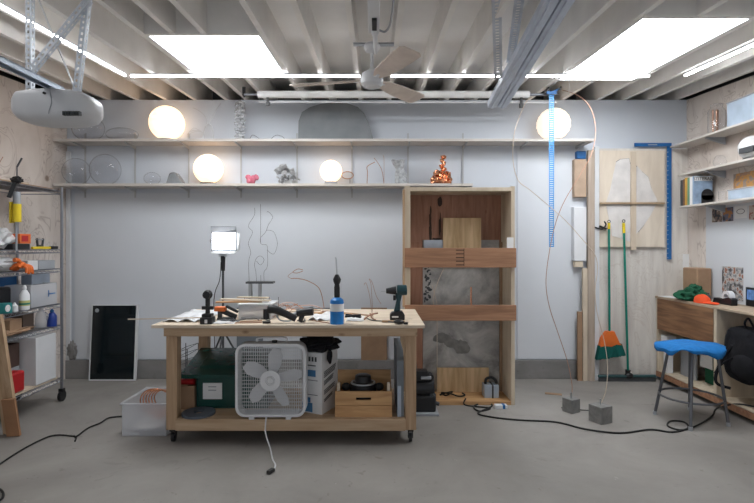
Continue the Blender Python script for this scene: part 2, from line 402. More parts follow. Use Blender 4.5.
# conduit box with cable loop on the deck between the joists
t = T('power_strip', 'white electrical strip with black slot on the ceiling just before the fan', 'electrical box', (0, 3.2, 2.95))
t.add('housing', MB().box((-.045, 2.75, 2.915), (.03, 3.42, 2.97)), M_WPAINT, bev=.006)
t.add('socket', MB().box((-.02, 3.18, 2.90), (.012, 3.34, 2.916)), M_BLACK, bev=.003)
t.add('swivel_arm', MB().cyl((.0, 3.38, 2.90), (.005, 3.52, 2.82), .018, .012).blob((0, 3.38, 2.905), (.026, .026, .026)), M_WPAINT)
t.add('cable', MB().curve([(.03, 3.4, 2.93), (.07, 3.42, 2.93), (.10, 3.30, 2.93), (.11, 3.0, 2.93), (.10, 2.6, 2.93)], .008), M_GREYP)

# ================================================================= GARAGE DOOR OPENER (left)
t = T('garage_door_opener', 'pale grey garage door opener hung on slotted angle irons below the joists', 'door opener', (X(60, 2.6), 2.6, 2.08))
bd = MB(); prof = []
x0, x1 = X(22, 2.6), X(98, 2.6)
secs = [(0, .50, .30), (.03, .74, .62), (.10, .92, .88), (.3, 1, 1), (.55, 1, 1), (.75, .97, .95), (.88, .86, .82), (.96, .62, .6), (1, .25, .3)]
rings = []
for u, hy, hz in secs:
    ring = []
    for k in range(24):
        a = 2 * PI * k / 24; c, s_ = math.cos(a), math.sin(a); e = .55
        yy = math.copysign(abs(c) ** e, c) * .13 * hy; zz = math.copysign(abs(s_) ** e, s_) * .086 * hz
        ring.append(bd.bm.verts.new((x0 + (x1 - x0) * u, 2.6 + yy, 2.177 + zz)))
    rings.append(ring)
for A, B in zip(rings, rings[1:]):
    for k in range(24): bd.bm.faces.new((A[k], A[(k + 1) % 24], B[(k + 1) % 24], B[k]))
bd.bm.faces.new(list(reversed(rings[0]))); bd.bm.faces.new(rings[-1])
body = t.add('body', bd, M_WHITE, bev=.003)
t.add('seam', MB().curve([(X(62, 2.6) + dx, 2.6 + yy, 2.177 + zz) for dx, yy, zz in ((.0, .0, .0868), (.005, -.09, .086), (.02, -.126, .055), (.03, -.1305, .0), (.015, -.127, -.045), (.0, -.105, -.07))], .002, 5), M_GREYP, parent=body)
vn = MB()
for k in range(7): vn.box((X(78, 2.6) + k * .013, 2.4685, 2.112), (X(78, 2.6) + k * .013 + .006, 2.49, 2.132))
t.add('vent', vn, M_DARK, parent=body)
t.add('lock_button', MB().cyl((X(61, 2.6), 2.48, 2.22), (X(61, 2.6), 2.463, 2.22), .006), M_BLACK, parent=body)
t.add('rail', MB().box((-1.665, .4, 2.262), (-1.655, 2.6, 2.285)).box((-1.625, .4, 2.262), (-1.615, 2.6, 2.285)).box((-1.665, .4, 2.281), (-1.615, 2.6, 2.287)), M_GALV)
zt = ceil_z(2.6) + .05
t.add('hanger', MB().perf((X(31, 2.6), 2.6, 2.255), (X(31, 2.6), 2.6, zt)), M_ANGLE)
t.add('hanger', MB().perf((X(78, 2.55), 2.55, 2.255), (X(90, 2.55) + .02, 2.55, zt)), M_ANGLE)
t.add('cross_brace', MB().perf((X(27, 2.53), 2.53, Z(78, 2.53)), (X(90, 2.53), 2.53, Z(0, 2.53))), M_ANGLE, label='slotted diagonal brace')
t.add('tie_rod', MB().bar((X(38, 2.56), 2.56, Z(-2, 2.56)), (X(77, 2.56), 2.56, Z(94, 2.56)), .012, .004), M_WPAINT)

# ================================================================= GARAGE DOOR TRACK (right)
t = T('door_track', 'pale blue-grey steel double garage door track sloping under the joists right of the fan', 'door track', (1.07, 3.9, 2.73))
def track(dx):
    a = Vector((1.085 + dx, 4.36, 2.696)); b = Vector((1.02 + dx, .6, 3.10))
    mb = MB(); mb.bar(a, b, .006, .05)
    d = Vector((.036, 0, 0)); u = Vector((0, 0, .024))
    mb.bar(a + d + u, b + d + u, .075, .005); mb.bar(a + d - u, b + d - u, .075, .005)
    mb.bar(a + d * 2.05, b + d * 2.05, .005, .03); mb.bar(a + d - u * 1.3, b + d - u * 1.3, .022, .012)
    return mb
t.add('track', track(-.10), M_TRACK, sm=False); t.add('track', track(-.012), M_TRACK, sm=False)
t.add('hanger', MB().perf((X(502, 3.85), 3.85, Z(78, 3.85)), (X(501, 3.02), 3.02, 2.99), .055, fw=(0, 0, 1)), M_ANGLE)
t.add('hanger', MB().perf((X(514, 3.85), 3.85, Z(62, 3.85)), (X(525, 3.02), 3.02, 2.99), .055, fw=(0, 0, 1)), M_ANGLE)

# ================================================================= BACKDROP ROLL
t = T('backdrop_roll', 'long white paper backdrop roll on a metal pole before the upper shelf', 'backdrop roll', (.2, 5.0, 2.94))
t.add('paper_roll', MB().cyl((X(258, 5), 5, 2.975), (X(529, 5), 5, 2.975), .036, n=28), M_PAPER)
t.add('pole', MB().cyl((X(244, 5), 5, 2.975), (X(549, 5), 5, 2.975), .014), M_CHROME)
t.add('bottom_bar', MB().cyl((X(258, 5), 5.04, 2.912), (X(558, 5), 5.04, 2.906), .007), M_WPAINT)
for px in (244, 548): t.add('hanger', MB().bar((X(px, 5), 5, 2.965), (X(px, 5), 5, 3.05), .03, .02, (0, 1, 0)).torus((X(px, 5), 5, 2.975), .022, .006, 'x'), M_BLACK)
for px, l in ((268, .075), (407, .055), (521, .10)):
    t.add('clip', MB().box((X(px, 5) - .012, 4.985, 2.94 - l), (X(px, 5) + .012, 5.0, 2.945)).box((X(px, 5) - .018, 4.98, 2.94 - l), (X(px, 5) + .018, 5.005, 2.94 - l * .6)), M_BLACK if px != 407 else M_GREYP)

# blue ladder strap
sb = MB(); xs0 = X(551.5, 4.93); z0, z1 = Z(247, 4.93), Z(93, 4.93)
for s_ in (-.021, .021): sb.bar((xs0 + s_, 4.93, z1), (xs0 + s_ + .03 * 0, 4.93, z0), .007, .003, (0, 1, 0))
k = 0; z = z0
while z < z1:
    sb.box((xs0 - .02, 4.9285, z), (xs0 + .02, 4.9315, z + .012)); z += .021
one('hanging_strap', sb, M_BLUES, 'long blue perforated strap hanging straight down from the right end of the backdrop pole', 'strap', sm=False)
t = T('spring_clamp', 'dark blue and black clamp gripping the right tip of the backdrop pole', 'clamp', (X(551, 4.93), 4.93, 2.95))
t.add('jaw', MB().box((X(546, 4.93), 4.915, 2.955), (X(556, 4.93), 4.95, 2.985)).bar((X(553, 4.93), 4.93, 2.98), (X(560, 4.93), 4.93, 3.01), .02, .02), M_BLUE, bev=.004)
t.add('handle', MB().bar((X(556, 4.93), 4.93, 2.965), (X(561, 4.93), 4.92, 3.03), .015, .015).bar((X(545, 4.93), 4.93, 2.965), (X(558, 4.93), 4.92, 2.95), .012, .014), M_BLACK, bev=.003)

# ================================================================= WALL SHELVES (back)
bx = [85, 135, 188.5, 241, 297, 352, 408, 463]
t = T('wall_shelf', 'long upper grey-white wall shelf running nearly the whole back wall', 'shelf', (0, 5.4, 2.56), 'wall shelves on the back wall')
t.add('board', MB().box((-3.385, 5.25, 2.56), (X(594.5, 5.25), 5.5, 2.587)), M_SHELF, bev=.002)
def bracket(x, z):
    return MB().prism([(5.505, z), (5.27, z), (5.27, z - .012), (5.505, z - .035)], 'x', x - .006, x + .006)
for px in bx + [521, 576]: t.add('bracket', bracket(X(px, 5.5), 2.56), M_STEELB, sm=False)
for px in bx: t.add('wall_rail', MB().box((X(px, 5.5) - .007, 5.50, 1.99), (X(px, 5.5) + .007, 5.512, 2.70)), M_STEELB, sm=False)
t = T('wall_shelf', 'lower grey-white wall shelf on the back wall, ending above the tall cabinet', 'shelf', (0, 5.4, 2.09), 'wall shelves on the back wall')
t.add('board', MB().box((-3.385, 5.25, 2.09), (X(473, 5.25), 5.5, 2.117)), M_SHELF, bev=.002)
for px in bx: t.add('bracket', bracket(X(px, 5.5), 2.09), M_STEELB, sm=False)
S1, S2 = 2.587, 2.117       # shelf tops

def orb(px, py, r, m, base, label, name='orb_lamp', ribs=False):
    d = 5.36; c = (X(px, d), d, Z(py, d)); R = r * d / F
    zb = S1 if c[2] > 2.55 else S2
    t = T(name, label, 'lamp', (c[0], d, zb), 'round glowing lamps on the back shelves')
    cz = zb + base + R * .97
    n = 20; prof = [(R * math.sin(PI * k / n) * (1 + (.035 * (k % 2) if ribs else 0)), cz - R * math.cos(PI * k / n)) for k in range(n + 1)]
    t.add('shade', MB().lathe((c[0], d, 0), prof, 36), m)
    t.add('base', MB().lathe((c[0], d, zb), [(R * .55, 0), (R * .6, base * .5), (R * .55, base), (0, base)], 24), M_GREYP if 'dark' not in label else M_DARK)
    t.add('cord', MB().curve([(c[0] + R * .5, d, zb + .006), (c[0] + R * 1.1, d + .03, zb + .004), (c[0] + R * 1.4, d + .09, zb + .004), (c[0] + R * 1.2, d + .12, zb + .004)], .003), M_BLACK)
    return c
orb(167, 124, 17, M_ORB, .012, 'glowing white globe lamp on the upper shelf, leftmost of the lit orbs')
orb(208.5, 162, 14.5, M_ORB, .018, 'glowing globe lamp with dark flat base on the lower shelf')
orb(331, 166, 11, M_ORB, .03, 'small glowing globe lamp on a grey block on the lower shelf')
orb(553.5, 124, 16, M_ORBW, .01, 'dim ribbed paper globe lamp on the upper shelf near its right end', ribs=True)

# clear glass globes
def globe(px, d, r, z, label, sq=1.0):
    n = 16; c = (X(px, d), d, z); R = r * d / F
    prof = [(R * math.sin(PI * (.06 + .94 * k / n)), R * sq * (1 - math.cos(PI * (.06 + .94 * k / n)))) for k in range(n + 1)]
    prof[-1] = (0.0005, prof[-1][1]); zmin = prof[0][1]; prof = [(r_, h - zmin) for r_, h in prof]
    gm = MB().lathe(c, prof, 28)
    for v in gm.bm.verts: v.co.y = 5.375 + (v.co.y - d) * min(1, .115 / R)
    one('glass_globe', gm, M_CLEAR, label, 'glass globe', 'clear glass globes on the back shelves', solid=.004)
globe(76, 5.37, 13.5, S2, 'clear glass globe on the lower shelf at its far left end')
globe(105, 5.37, 15.5, S2, 'larger clear glass globe on the lower shelf, second from the left end')
globe(152, 5.37, 8, S2, 'small clear glass bubble on the lower shelf beside the grey glass shoe shape', .8)
globe(88, 5.37, 16, S1, 'clear glass globe on the upper shelf behind the garage door opener', .8)
globe(122, 5.37, 16, S1, 'shallow clear glass dome on the upper shelf left of the first glowing orb', .42)

# grey glass sculpture, pink glass, etc.
t = T('glass_sculpture', 'small smoky grey glass sculpture like a folded boot on the lower shelf', 'sculpture', (X(175, 5.36), 5.36, S2))
cx = X(175, 5.36)
t.add('body', MB().prism([(cx - .08, S2), (cx + .09, S2), (cx + .09, S2 + .03), (cx + .05, S2 + .09), (cx + .02, S2 + .13), (cx - .04, S2 + .12), (cx - .06, S2 + .06)], 'y', 5.30, 5.42), M_SMOKE, bev=.015)
t.add('base', MB().box((cx - .10, 5.29, S2), (cx + .11, 5.43, S2 + .01)), M_GREYP)
pk = MB()
for i in range(9):
    a = i * .7; pk.blob((X(252, 5.36) + .045 * math.cos(a) * (i / 6), 5.36 + .03 * math.sin(a), S2 + .035 + .02 * (i % 3)), (.032, .03, .032), .3, 3, i, 2, S2)
one('glass_cluster', pk, M_PINK, 'small lumpy pink glass cluster on the lower shelf', 'sculpture')
gc = MB(); cx = X(285.5, 5.36)
random.seed(3)
for i in range(46):
    p = Vector((cx + random.uniform(-.10, .10), 5.36 + random.uniform(-.05, .05), S2 + .012 + random.uniform(0, .18)))
    q = p + Vector((random.uniform(-.07, .07), random.uniform(-.03, .03), random.uniform(-.05, .05))); q.z = max(q.z, S2 + .008)
    gc.bar(p, q, .035, .01, (random.random(), random.random(), .3))
one('scrap_sculpture', gc, mat('grey_wire_scrap', (.42, .43, .44), .5, .2), 'jagged grey metal cluster sculpture on the lower shelf right of the pink glass', 'sculpture', sm=False)
t = T('ring_sculpture', 'thin dark ring standing on the lower shelf right of the small glowing lamp', 'sculpture', (X(347.5, 5.34), 5.34, S2))
t.add('ring', MB().torus((X(347.5, 5.34), 5.34, S2 + .098), .062, .005, 'y', sq=(1, .62)), M_COPW)
t.add('base', MB().bar((X(341, 5.34), 5.34, S2 + .004), (X(354, 5.34), 5.34, S2 + .004), .04, .008).cyl((X(350, 5.34), 5.34, S2 + .005), (X(350, 5.34), 5.34, S2 + .063), .003), M_BLACK)
# wire figures on the lower shelf
ws = MB(); d = 5.36
def wp(pts, d): return [W(a, b, d) for a, b in pts]
zb = 245 - (S2 - CAM) * F / 5.36 - .4
ws.curve(wp([(367, zb), (367.5, 172), (367, 167), (371, 164), (375, 162)], d), .004).curve(wp([(364, zb), (370, zb)], d), .004, sub=2)
ws.curve(wp([(374, 158), (378, 163), (382, 171), (384, zb)], d), .003).curve(wp([(384, zb), (384, 160), (383, 155)], d), .002)
one('wire_figure', ws, M_COPW, 'spindly bent copper wire figure on the lower shelf between the ring and the grey torso', 'sculpture')
# grey torso vase
t = T('torso_sculpture', 'grey flared torso-shaped sculpture on the lower shelf', 'sculpture', (X(400.5, 5.36), 5.36, S2))
cx = X(401, 5.36)
mb = MB().lathe((cx, 5.36, S2), [(.058, 0), (.066, .04), (.062, .10), (.045, .15), (.042, .175), (.06, .21), (.075, .255), (.06, .26), (.045, .22), (0, .20)], 24)
for v in mb.bm.verts:
    k = 1 + .25 * noise.noise(v.co * 22); v.co.x = cx + (v.co.x - cx) * k - max(0, v.co.z - S2 - .1) * .22; v.co.z += .02 * noise.noise(v.co * 14) if v.co.z > S2 + .02 else 0
t.add('body', mb, mat('grey_plaster', (.40, .42, .44), .8, var=.35, scale=35, bump=.4))
# copper figure
t = T('copper_sculpture', 'shiny orange copper knotted sculpture on the lower shelf above the cabinet', 'sculpture', (X(441, 5.36), 5.36, S2))
mb = MB(); cx = X(441, 5.36); random.seed(9)
for i in range(26):
    a = i * 2.4; rr = .075 + .03 * math.sin(i); h = .03 + .10 * (i / 25)
    mb.blob((cx + rr * math.cos(a) * (1 - .3 * i / 25), 5.36 + rr * .7 * math.sin(a), S2 + h), (.034, .034, .03), .5, 3, i, 2, S2)
mb.blob((cx, 5.36, S2 + .07), (.07, .05, .07), .5, 5, 3, 3, S2)
t.add('body', mb, M_COPPER)
mb = MB()
for i in range(9): mb.blob((cx + .02 + .014 * math.sin(i * 1.7), 5.36, S2 + .15 + i * .017), (.03 - .0012 * i, .025, .018), .6, 4, i, 2)
mb.blob((cx + .028, 5.36, S2 + .30), (.03, .02, .018), .5, 4, 8, 2)
t.add('neck', mb, M_COPPER)

# wire frames on upper shelf
ws = MB(); d = 5.37; zs = 245 - (S1 - CAM) * F / d - .4
def wc(mb, pts, r=.0025, dd=0): mb.curve([(X(a, d), d + dd, max(Z(b, d), S1 + .003)) for a, b in pts], r)
for q in (0, .05):
    wc(ws, [(187, zs), (189, 132), (201, 131), (203, zs)], dd=q); wc(ws, [(187, zs), (203, zs)], dd=q)
wc(ws, [(189, 132), (194, 128), (201, 131)])
one('bent_wire_sculpture', ws, M_STEEL, 'low thin wire frame on the upper shelf right of the leftmost glowing orb', 'wire sculpture')
ws = MB()
wc(ws, [(203, zs), (204, 131), (207, 125), (212, 127), (214, zs)], .0045); wc(ws, [(207, 125), (206, 118), (202, 113), (196, 109), (193, 108)]); wc(ws, [(207, 126), (213, 116), (216, 110), (221, 103)]); wc(ws, [(203, zs), (214, zs)], .004)
one('wire_tree', ws, M_STEEL, 'branching thin wire sculpture on the upper shelf left of the clear column', 'wire sculpture')
ws = MB(); wc(ws, [(249, zs - .2), (253, 135), (262, zs - .2), (266, zs - .3)]); wc(ws, [(268, zs - .2), (275, 134.5), (282, 136), (285, zs - .2)], dd=.04)
one('wire_scrap', ws, M_DARK, 'thin loose curled wires lying on the upper shelf left of the grey board', 'wire')
# clear beaded column
cl = MB(); cx = X(240, 5.34); random.seed(5); z = S1
for i in range(13):
    z_ = S1 + .018 + i * .032
    for j in range(3):
        a = i * 1.1 + j * 2.1; cl.blob((cx + .03 * math.cos(a), 5.34 + .03 * math.sin(a), z_), (.03, .03, .02), .5, 3, i + j, 1, S1)
one('beaded_column', cl, mat('column_glass', (.78, .80, .82), .12, trans=.3, ior=1.2, alpha=.6), 'tall lumpy translucent column standing on the upper shelf under the left pole end', 'sculpture')
# slate half-round
poly = [(X(298, 5.42), S1), (X(298.5, 5.42), Z(121, 5.42)), (X(302, 5.42), Z(112, 5.42)), (X(310, 5.42), Z(107, 5.42)), (X(320, 5.42), Z(104, 5.42)), (X(334, 5.42), Z(102.5, 5.42)), (X(348, 5.42), Z(103.5, 5.42)), (X(358, 5.42), Z(107, 5.42)), (X(364, 5.42), Z(113, 5.42)), (X(369, 5.42), Z(123, 5.42)), (X(374, 5.42), S1)]
one('half_round_board', MB().prism(poly, 'y', 5.42, 5.44), M_SLATE, 'large half-round slate grey board standing on the upper shelf behind the fan', 'board', sm=False)

# ================================================================= WORKBENCH
TZ = .885; SZ = .19
t = T('workbench', 'pale pine rolling workbench with plywood top and lower shelf', 'workbench', (-.63, 4.1, 0))
t.add('tabletop', MB().box((-1.635, 3.65, .862), (.365, 4.56, TZ)), M_TOP, bev=.002)
t.add('apron', MB().box((-1.55, 3.665, .80), (.31, 3.70, .862)), M_PINE_X, bev=.002)
t.add('apron', MB().box((-1.55, 4.46, .80), (.31, 4.50, .862)), M_PINE_X, bev=.002)
for x in (-1.546, .224):
    for y in (3.70, 4.38):
        l = t.add('leg', MB().box((x, y, .10), (x + .081, y + .08, .862)), M_PINE_Z, bev=.003)
        t.add('caster', MB().cyl((x + .03, y + .04, .035), (x + .052, y + .04, .035), .033, n=24).box((x + .02, y + .01, .085), (x + .062, y + .07, .1)).box((x + .022, y + .03, .03), (x + .028, y + .055, .09)).box((x + .054, y + .03, .03), (x + .06, y + .055, .09)), M_BLACK, parent=l)
t.add('shelf_rail', MB().box((-1.465, 3.67, .105), (.224, 3.705, SZ)), M_PINE_X, bev=.002)
t.add('shelf_rail', MB().box((-1.465, 4.43, .105), (.224, 4.465, SZ)), M_PINE_X, bev=.002)
t.add('lower_shelf', MB().box((-1.46, 3.705, .172), (.22, 4.43, SZ)), M_PINE_X)
t.add('side_rail', MB().box((.235, 3.78, .105), (.27, 4.38, SZ)), M_PINE_X); t.add('side_rail', MB().box((-1.51, 3.78, .105), (-1.475, 4.38, SZ)), M_PINE_X)

# ---- under the bench
t = T('storage_tote', 'dark green storage tote with slanted lid and paper label on the bench shelf', 'storage tote', (-1.12, 4.1, SZ))
t.add('body', MB().openbox((-1.40, 3.915, SZ), (-.84, 4.36, .43), .012), M_GREEN, bev=.006)
lid = MB().prism([(3.88, .432), (3.88, .462), (4.36, .575), (4.36, .545)], 'x', -1.52, -.82).prism([(3.98, .483), (4.0, .507), (4.26, .568), (4.28, .553)], 'x', -1.40, -.92)
l = t.add('lid', lid, M_GREEN, bev=.004)
t.add('latch', MB().box((-1.14, 3.865, .40), (-1.06, 3.88, .455)), M_GREEN, parent=l)
t.add('paper_label', MB().box((X(203, 3.91), 3.907, Z(399, 3.91)), (X(222, 3.91), 3.9145, Z(383, 3.91))), M_PAPER, label='white paper label')
for i, zz in enumerate((Z(387.5, 3.9), Z(391, 3.9))): t.add('written_line', MB().box((X(208, 3.9), 3.9055, zz), (X(216, 3.9), 3.9068, zz + .008)), M_GREYP)
t = T('box_fan', 'white square box fan with five blades standing at the front edge of the bench shelf', 'fan', (-.773, 3.72, SZ))
fcx, fcz, fy0, fy1 = X(270.5, 3.66), .19 + .02 + .268, 3.655, 3.77
def rsq(w, h, r, n=6):
    out = []
    for cx_, cz_, a0 in ((w - r, h - r, 0), (-w + r, h - r, 90), (-w + r, -h + r, 180), (w - r, -h + r, 270)):
        for k in range(n + 1):
            a = math.radians(a0 + 90 * k / n); out.append((fcx + cx_ + r * math.cos(a), fcz + cz_ + r * math.sin(a)))
    return out
fr = MB(); A = rsq(.258, .268, .07); B = rsq(.238, .248, .055); n = len(A)
vo = [[fr.bm.verts.new((p[0], y, p[1])) for p in P] for P, y in ((A, fy0), (A, fy1), (B, fy1), (B, fy0))]
for i in range(4):
    P, Q = vo[i], vo[(i + 1) % 4]
    for k in range(n): fr.bm.faces.new((P[k], P[(k + 1) % n], Q[(k + 1) % n], Q[k]))
t.add('housing', fr, M_WPAINT, bev=.003)
for yy, nm in ((fy0 + .006, 'front_grille'), (fy1 - .006, 'rear_grille')):
    g = MB()
    for k in range(-17, 18):
        u = k * .0135; hh = .246 - max(0, abs(u) - .19) * .9
        g.box((fcx + u - .001, yy - .001, fcz - hh), (fcx + u + .001, yy + .001, fcz + hh))
    for k in range(-9, 10):
        u = k * .0265; hh = .237 - max(0, abs(u) - .2) * .9
        g.box((fcx - hh, yy - .002, fcz + u - .001), (fcx + hh, yy, fcz + u + .001))
    t.add(nm, g, M_WPAINT, sm=False)
t.add('hub_disc', MB().lathe((fcx, fy0 - .004, fcz), [(.036, 0), (.075, 0), (.075, .008), (.036, .008), (.036, 0)], 30, 'y').torus((fcx, fy0, fcz), .028, .006, 'y').cyl((fcx, fy0 - .004, fcz), (fcx, fy0 + .006, fcz), .02), M_WPAINT)
t.add('motor', MB().cyl((fcx, fy0 + .035, fcz), (fcx, fy1 - .01, fcz), .05), M_WPAINT)
for k in range(5):
    a = math.radians(12 + 72 * k); mb = MB()
    mb.prism([(.05, -.035), (.10, -.058), (.17, -.062), (.222, -.04), (.23, .015), (.18, .045), (.10, .04), (.05, .025)], 'y', -.003, .003)
    mb.rot(.45, 'X', (0, 0, 0)); mb.rot(-a, 'Y', (0, 0, 0)); bmesh.ops.translate(mb.bm, verts=mb.bm.verts[:], vec=(fcx, 3.712, fcz)); t.add('blade', mb, M_WPAINT, bev=.002)
for s_ in (-.14, .13): t.add('foot', MB().box((fcx + s_ - .02, 3.66, SZ), (fcx + s_ + .02, 3.765, .212)), M_WPAINT, bev=.003)
t.add('speed_knob', MB().cyl((fcx + .02, 3.71, fcz + .268), (fcx + .02, 3.71, fcz + .285), .02), M_BLACK)
t.add('handle', MB().curve([(fcx - .11, 3.71, fcz + .275), (fcx - .09, 3.71, fcz + .305), (fcx + .09, 3.71, fcz + .305), (fcx + .11, 3.71, fcz + .275)], .008), M_WPAINT)
cd = t.add('cord', MB().curve([(fcx - .03, 3.69, .215), (fcx - .03, 3.645, .20), (fcx - .03, 3.635, .10), (X(269, 3.5), 3.55, .02), (X(272, 3.4), 3.42, .006), (X(275, 3.32), 3.33, .006), (X(273, 3.22), 3.24, .006)], .0055), M_WHITE)
t.add('plug', MB().bar((X(273, 3.24), 3.25, .012), (X(268, 3.2), 3.2, .012), .03, .022), M_BLACK, parent=cd, bev=.004)
# printed box with black bag
t = T('printed_box', 'tall white cardboard box with dark and blue print standing right of the fan', 'box', (-.42, 3.9, SZ))
k0 = Vector((-.40, 3.765)); ur = Vector((.10, .225)); ul = Vector((-.165, .073)); zt = .655
def quadbox(mb, o, a, b, z0, z1):
    P = [o, o + a, o + a + b, o + b]; A = [mb.bm.verts.new((p.x, p.y, z0)) for p in P]; B = [mb.bm.verts.new((p.x, p.y, z1)) for p in P]
    mb.bm.faces.new(A); mb.bm.faces.new(B)
    for k in range(4): mb.bm.faces.new((A[k], A[(k + 1) % 4], B[(k + 1) % 4], B[k]))
    return mb
t.add('carton', quadbox(MB(), k0, ur, ul, SZ, zt), M_PAPER, bev=.002)
def onface(mb, o, a, nrm, u0, u1, z0, z1, skew=0):
    p = o + a * u0 + nrm * .001; q = o + a * u1 + nrm * .001
    vs = [mb.bm.verts.new((c.x + nrm.x * e, c.y + nrm.y * e, z)) for e in (0, .0012) for c, z in ((p, z0), (q, z0 + skew), (q, z1 + skew), (p, z1))]
    for f in ((0, 1, 2, 3), (4, 5, 6, 7), (0, 1, 5, 4), (1, 2, 6, 5), (2, 3, 7, 6), (3, 0, 4, 7)): mb.bm.faces.new([vs[i] for i in f])
nl = Vector((ul.y, -ul.x)).normalized(); nl = -nl if nl.y > 0 else nl
nr = Vector((ur.y, -ur.x)).normalized()
pr = MB()
for i in range(4): onface(pr, k0, ul, nl, .25 + i * .15, .34 + i * .15, .585, .62, .0)
onface(pr, k0, ul, nl, .3, .8, .55, .558); onface(pr, k0, ul, nl, .2, .9, .44, .444); onface(pr, k0, ul, nl, .2, .9, .33, .334)
for z in (.50, .487, .474, .461, .43, .417, .404, .36, .347, .334, .29, .277): onface(pr, k0, ur, nr, .12, .88 - (z * 37 % .25), z, z + .007, .03)
t.add('print', pr, M_DARK, sm=False)
for q in ((.3, .75, .47, .52), (.45, .95, .20, .27), (.55, .8, .272, .31)):
    pb = MB(); onface(pb, k0, ul, nl, *q); t.add('blue_print', pb, mat('blue_ink', (.08, .22, .42)), sm=False)
mb = MB().blob((-.435, 3.90, zt + .05), (.155, .17, .055), .45, 2.5, 4, 4)
mb.blob((-.345, 3.80, zt - .03), (.022, .018, .055), .3, 3, 2, 2)
one('plastic_bag', mb, M_CLOTHB, 'black plastic bag bunched on top of the printed white box', 'bag')
# pine crate with router
t = T('wooden_crate', 'small pine crate with a slotted handle on the bench shelf', 'crate', (-.08, 3.85, SZ))
xa, xb, ya, yb = X(335, 3.72), X(392, 3.72), 3.72, 4.02
cr = MB(); zc = SZ; h = .19
for (u0, u1, z0, z1) in ((xa, xb, zc, zc + .085), (xa, xb, zc + .088, zc + .125), (xa, xb, zc + .145, zc + h), (xa, X(356, 3.72), zc + .125, zc + .145), (X(371, 3.72), xb, zc + .125, zc + .145)): cr.box((u0, ya, z0), (u1, ya + .015, z1))
t.add('front_board', cr, M_FIR_X, sm=False)
t.add('back_board', MB().box((xa, yb - .015, zc), (xb, yb, zc + .28)), M_FIR_X)
for x in (xa, xb - .014): t.add('side_board', MB().box((x, ya + .015, zc), (x + .014, yb - .015, zc + h)), M_FIR_X)
for x in (xa + .014, xb - .036): t.add('corner_post', MB().box((x, ya + .016, zc), (x + .022, ya + .038, zc + .25)), M_PALE)
t.add('base', MB().box((xa + .014, ya + .015, zc), (xb - .014, yb - .015, zc + .01)), M_FIR_X)
t = T('router', 'black power router lying in the pine crate', 'power tool', (-.08, 3.87, SZ + .01))
cx = X(363, 3.85)
t.add('motor', MB().lathe((cx, 3.87, SZ + .011), [(.09, 0), (.10, .03), (.105, .12), (.10, .2), (.065, .215), (.06, .26), (.04, .27), (0, .27)]), M_BLACK)
t.add('handle', MB().blob((cx - .13, 3.85, SZ + .19), (.035, .035, .03)).cyl((cx - .12, 3.85, SZ + .19), (cx - .07, 3.87, SZ + .17), .014), M_RUBBER)
t.add('handle', MB().blob((cx + .125, 3.85, SZ + .19), (.035, .035, .03)).cyl((cx + .12, 3.85, SZ + .19), (cx + .07, 3.87, SZ + .17), .014), M_RUBBER)
t.add('collar', MB().torus((cx, 3.87, SZ + .215), .088, .009), M_STEEL)
t.add('scale_plate', MB().box((cx - .03, 3.776, SZ + .13), (cx + .05, 3.785, SZ + .17)), M_STEEL)
# grey foam sheets leaning by the right leg
t = T('foam_sheet', 'grey foam sheet standing on edge against the right bench legs', 'foam sheet', (.17, 4.0, SZ))
t.add('sheet', MB().prism([(3.73, SZ), (3.73, Z(361, 3.73)), (3.83, .66), (4.36, .66), (4.36, SZ)], 'x', .165, .215), M_GREYB)
t.add('tape_strip', MB().box((.168, 3.724, SZ), (.195, 3.7295, .42)), M_GALV)
# grinding disc roll, small carton, red cap
one('abrasive_disc', MB().lathe((-1.335, 3.785, SZ + .001), [(.036, 0), (.122, 0), (.122, .018), (.036, .018), (.036, 0)], 36), mat('disc_grey', (.10, .12, .15), .5), 'dark blue-grey ring-shaped disc lying flat on the left of the bench shelf', 'disc')
t = T('carton', 'small open tan carton standing behind the front left bench leg', 'box', (-1.48, 4.0, SZ))
t.add('walls', MB().openbox((-1.535, 3.90, SZ), (-1.41, 4.30, .37), .005), M_CARD)
t.add('flap', MB().bar((-1.49, 3.90, .37), (-1.49, 3.86, .39), .08, .004), M_CARD)
one('spool', MB().cyl((-1.53, 3.93, .395), (-1.42, 3.93, .395), .022), M_RED, 'small dark red spool sitting on top of the tan carton', 'spool')
# things seen beneath the table against the wall, standing on the curb
def lean(name, px0, px1, top, m, label, cat):
    return one(name, MB().box((X(px0, 5.46), 5.487, .206), (X(px1, 5.46), 5.507, top)), m, label, cat)
lean('foam_slab', 236, 262, .78, M_GREYB, 'dark grey foam panel on the wall curb seen above the fan, left one of two', 'panel')
lean('foam_slab', 302, 330, .78, M_GREYB, 'dark grey foam panel on the wall curb seen above the black plastic bag', 'panel')
lean('cardboard_sheet', 361, 387, .78, M_CARD, 'brown cardboard panel on the wall curb seen above the pine crate', 'panel')
# wire rack behind left side of bench
t = T('wire_basket', 'small dark wire basket seen beneath the left end of the bench near the wall', 'basket', (-1.95, 5.0, 0))
wk = MB(); ax0, ax1, ay0, ay1 = X(178, 4.9), X(191, 4.9), 4.8, 5.1
for z in (.12, .22, .30, .37, .43): wk.tube([(ax0, ay0, z), (ax1, ay0, z + .04), (ax1, ay1, z + .04), (ax0, ay1, z)], .003, 5, True)
t.add('basket', wk, M_DARK)
wk = MB()
for x, y in ((ax0, ay0), (ax1, ay0), (ax1, ay1), (ax0, ay1)): wk.cyl((x, y, 0), (x, y, .47), .004)
t.add('frame', wk, M_DARK)
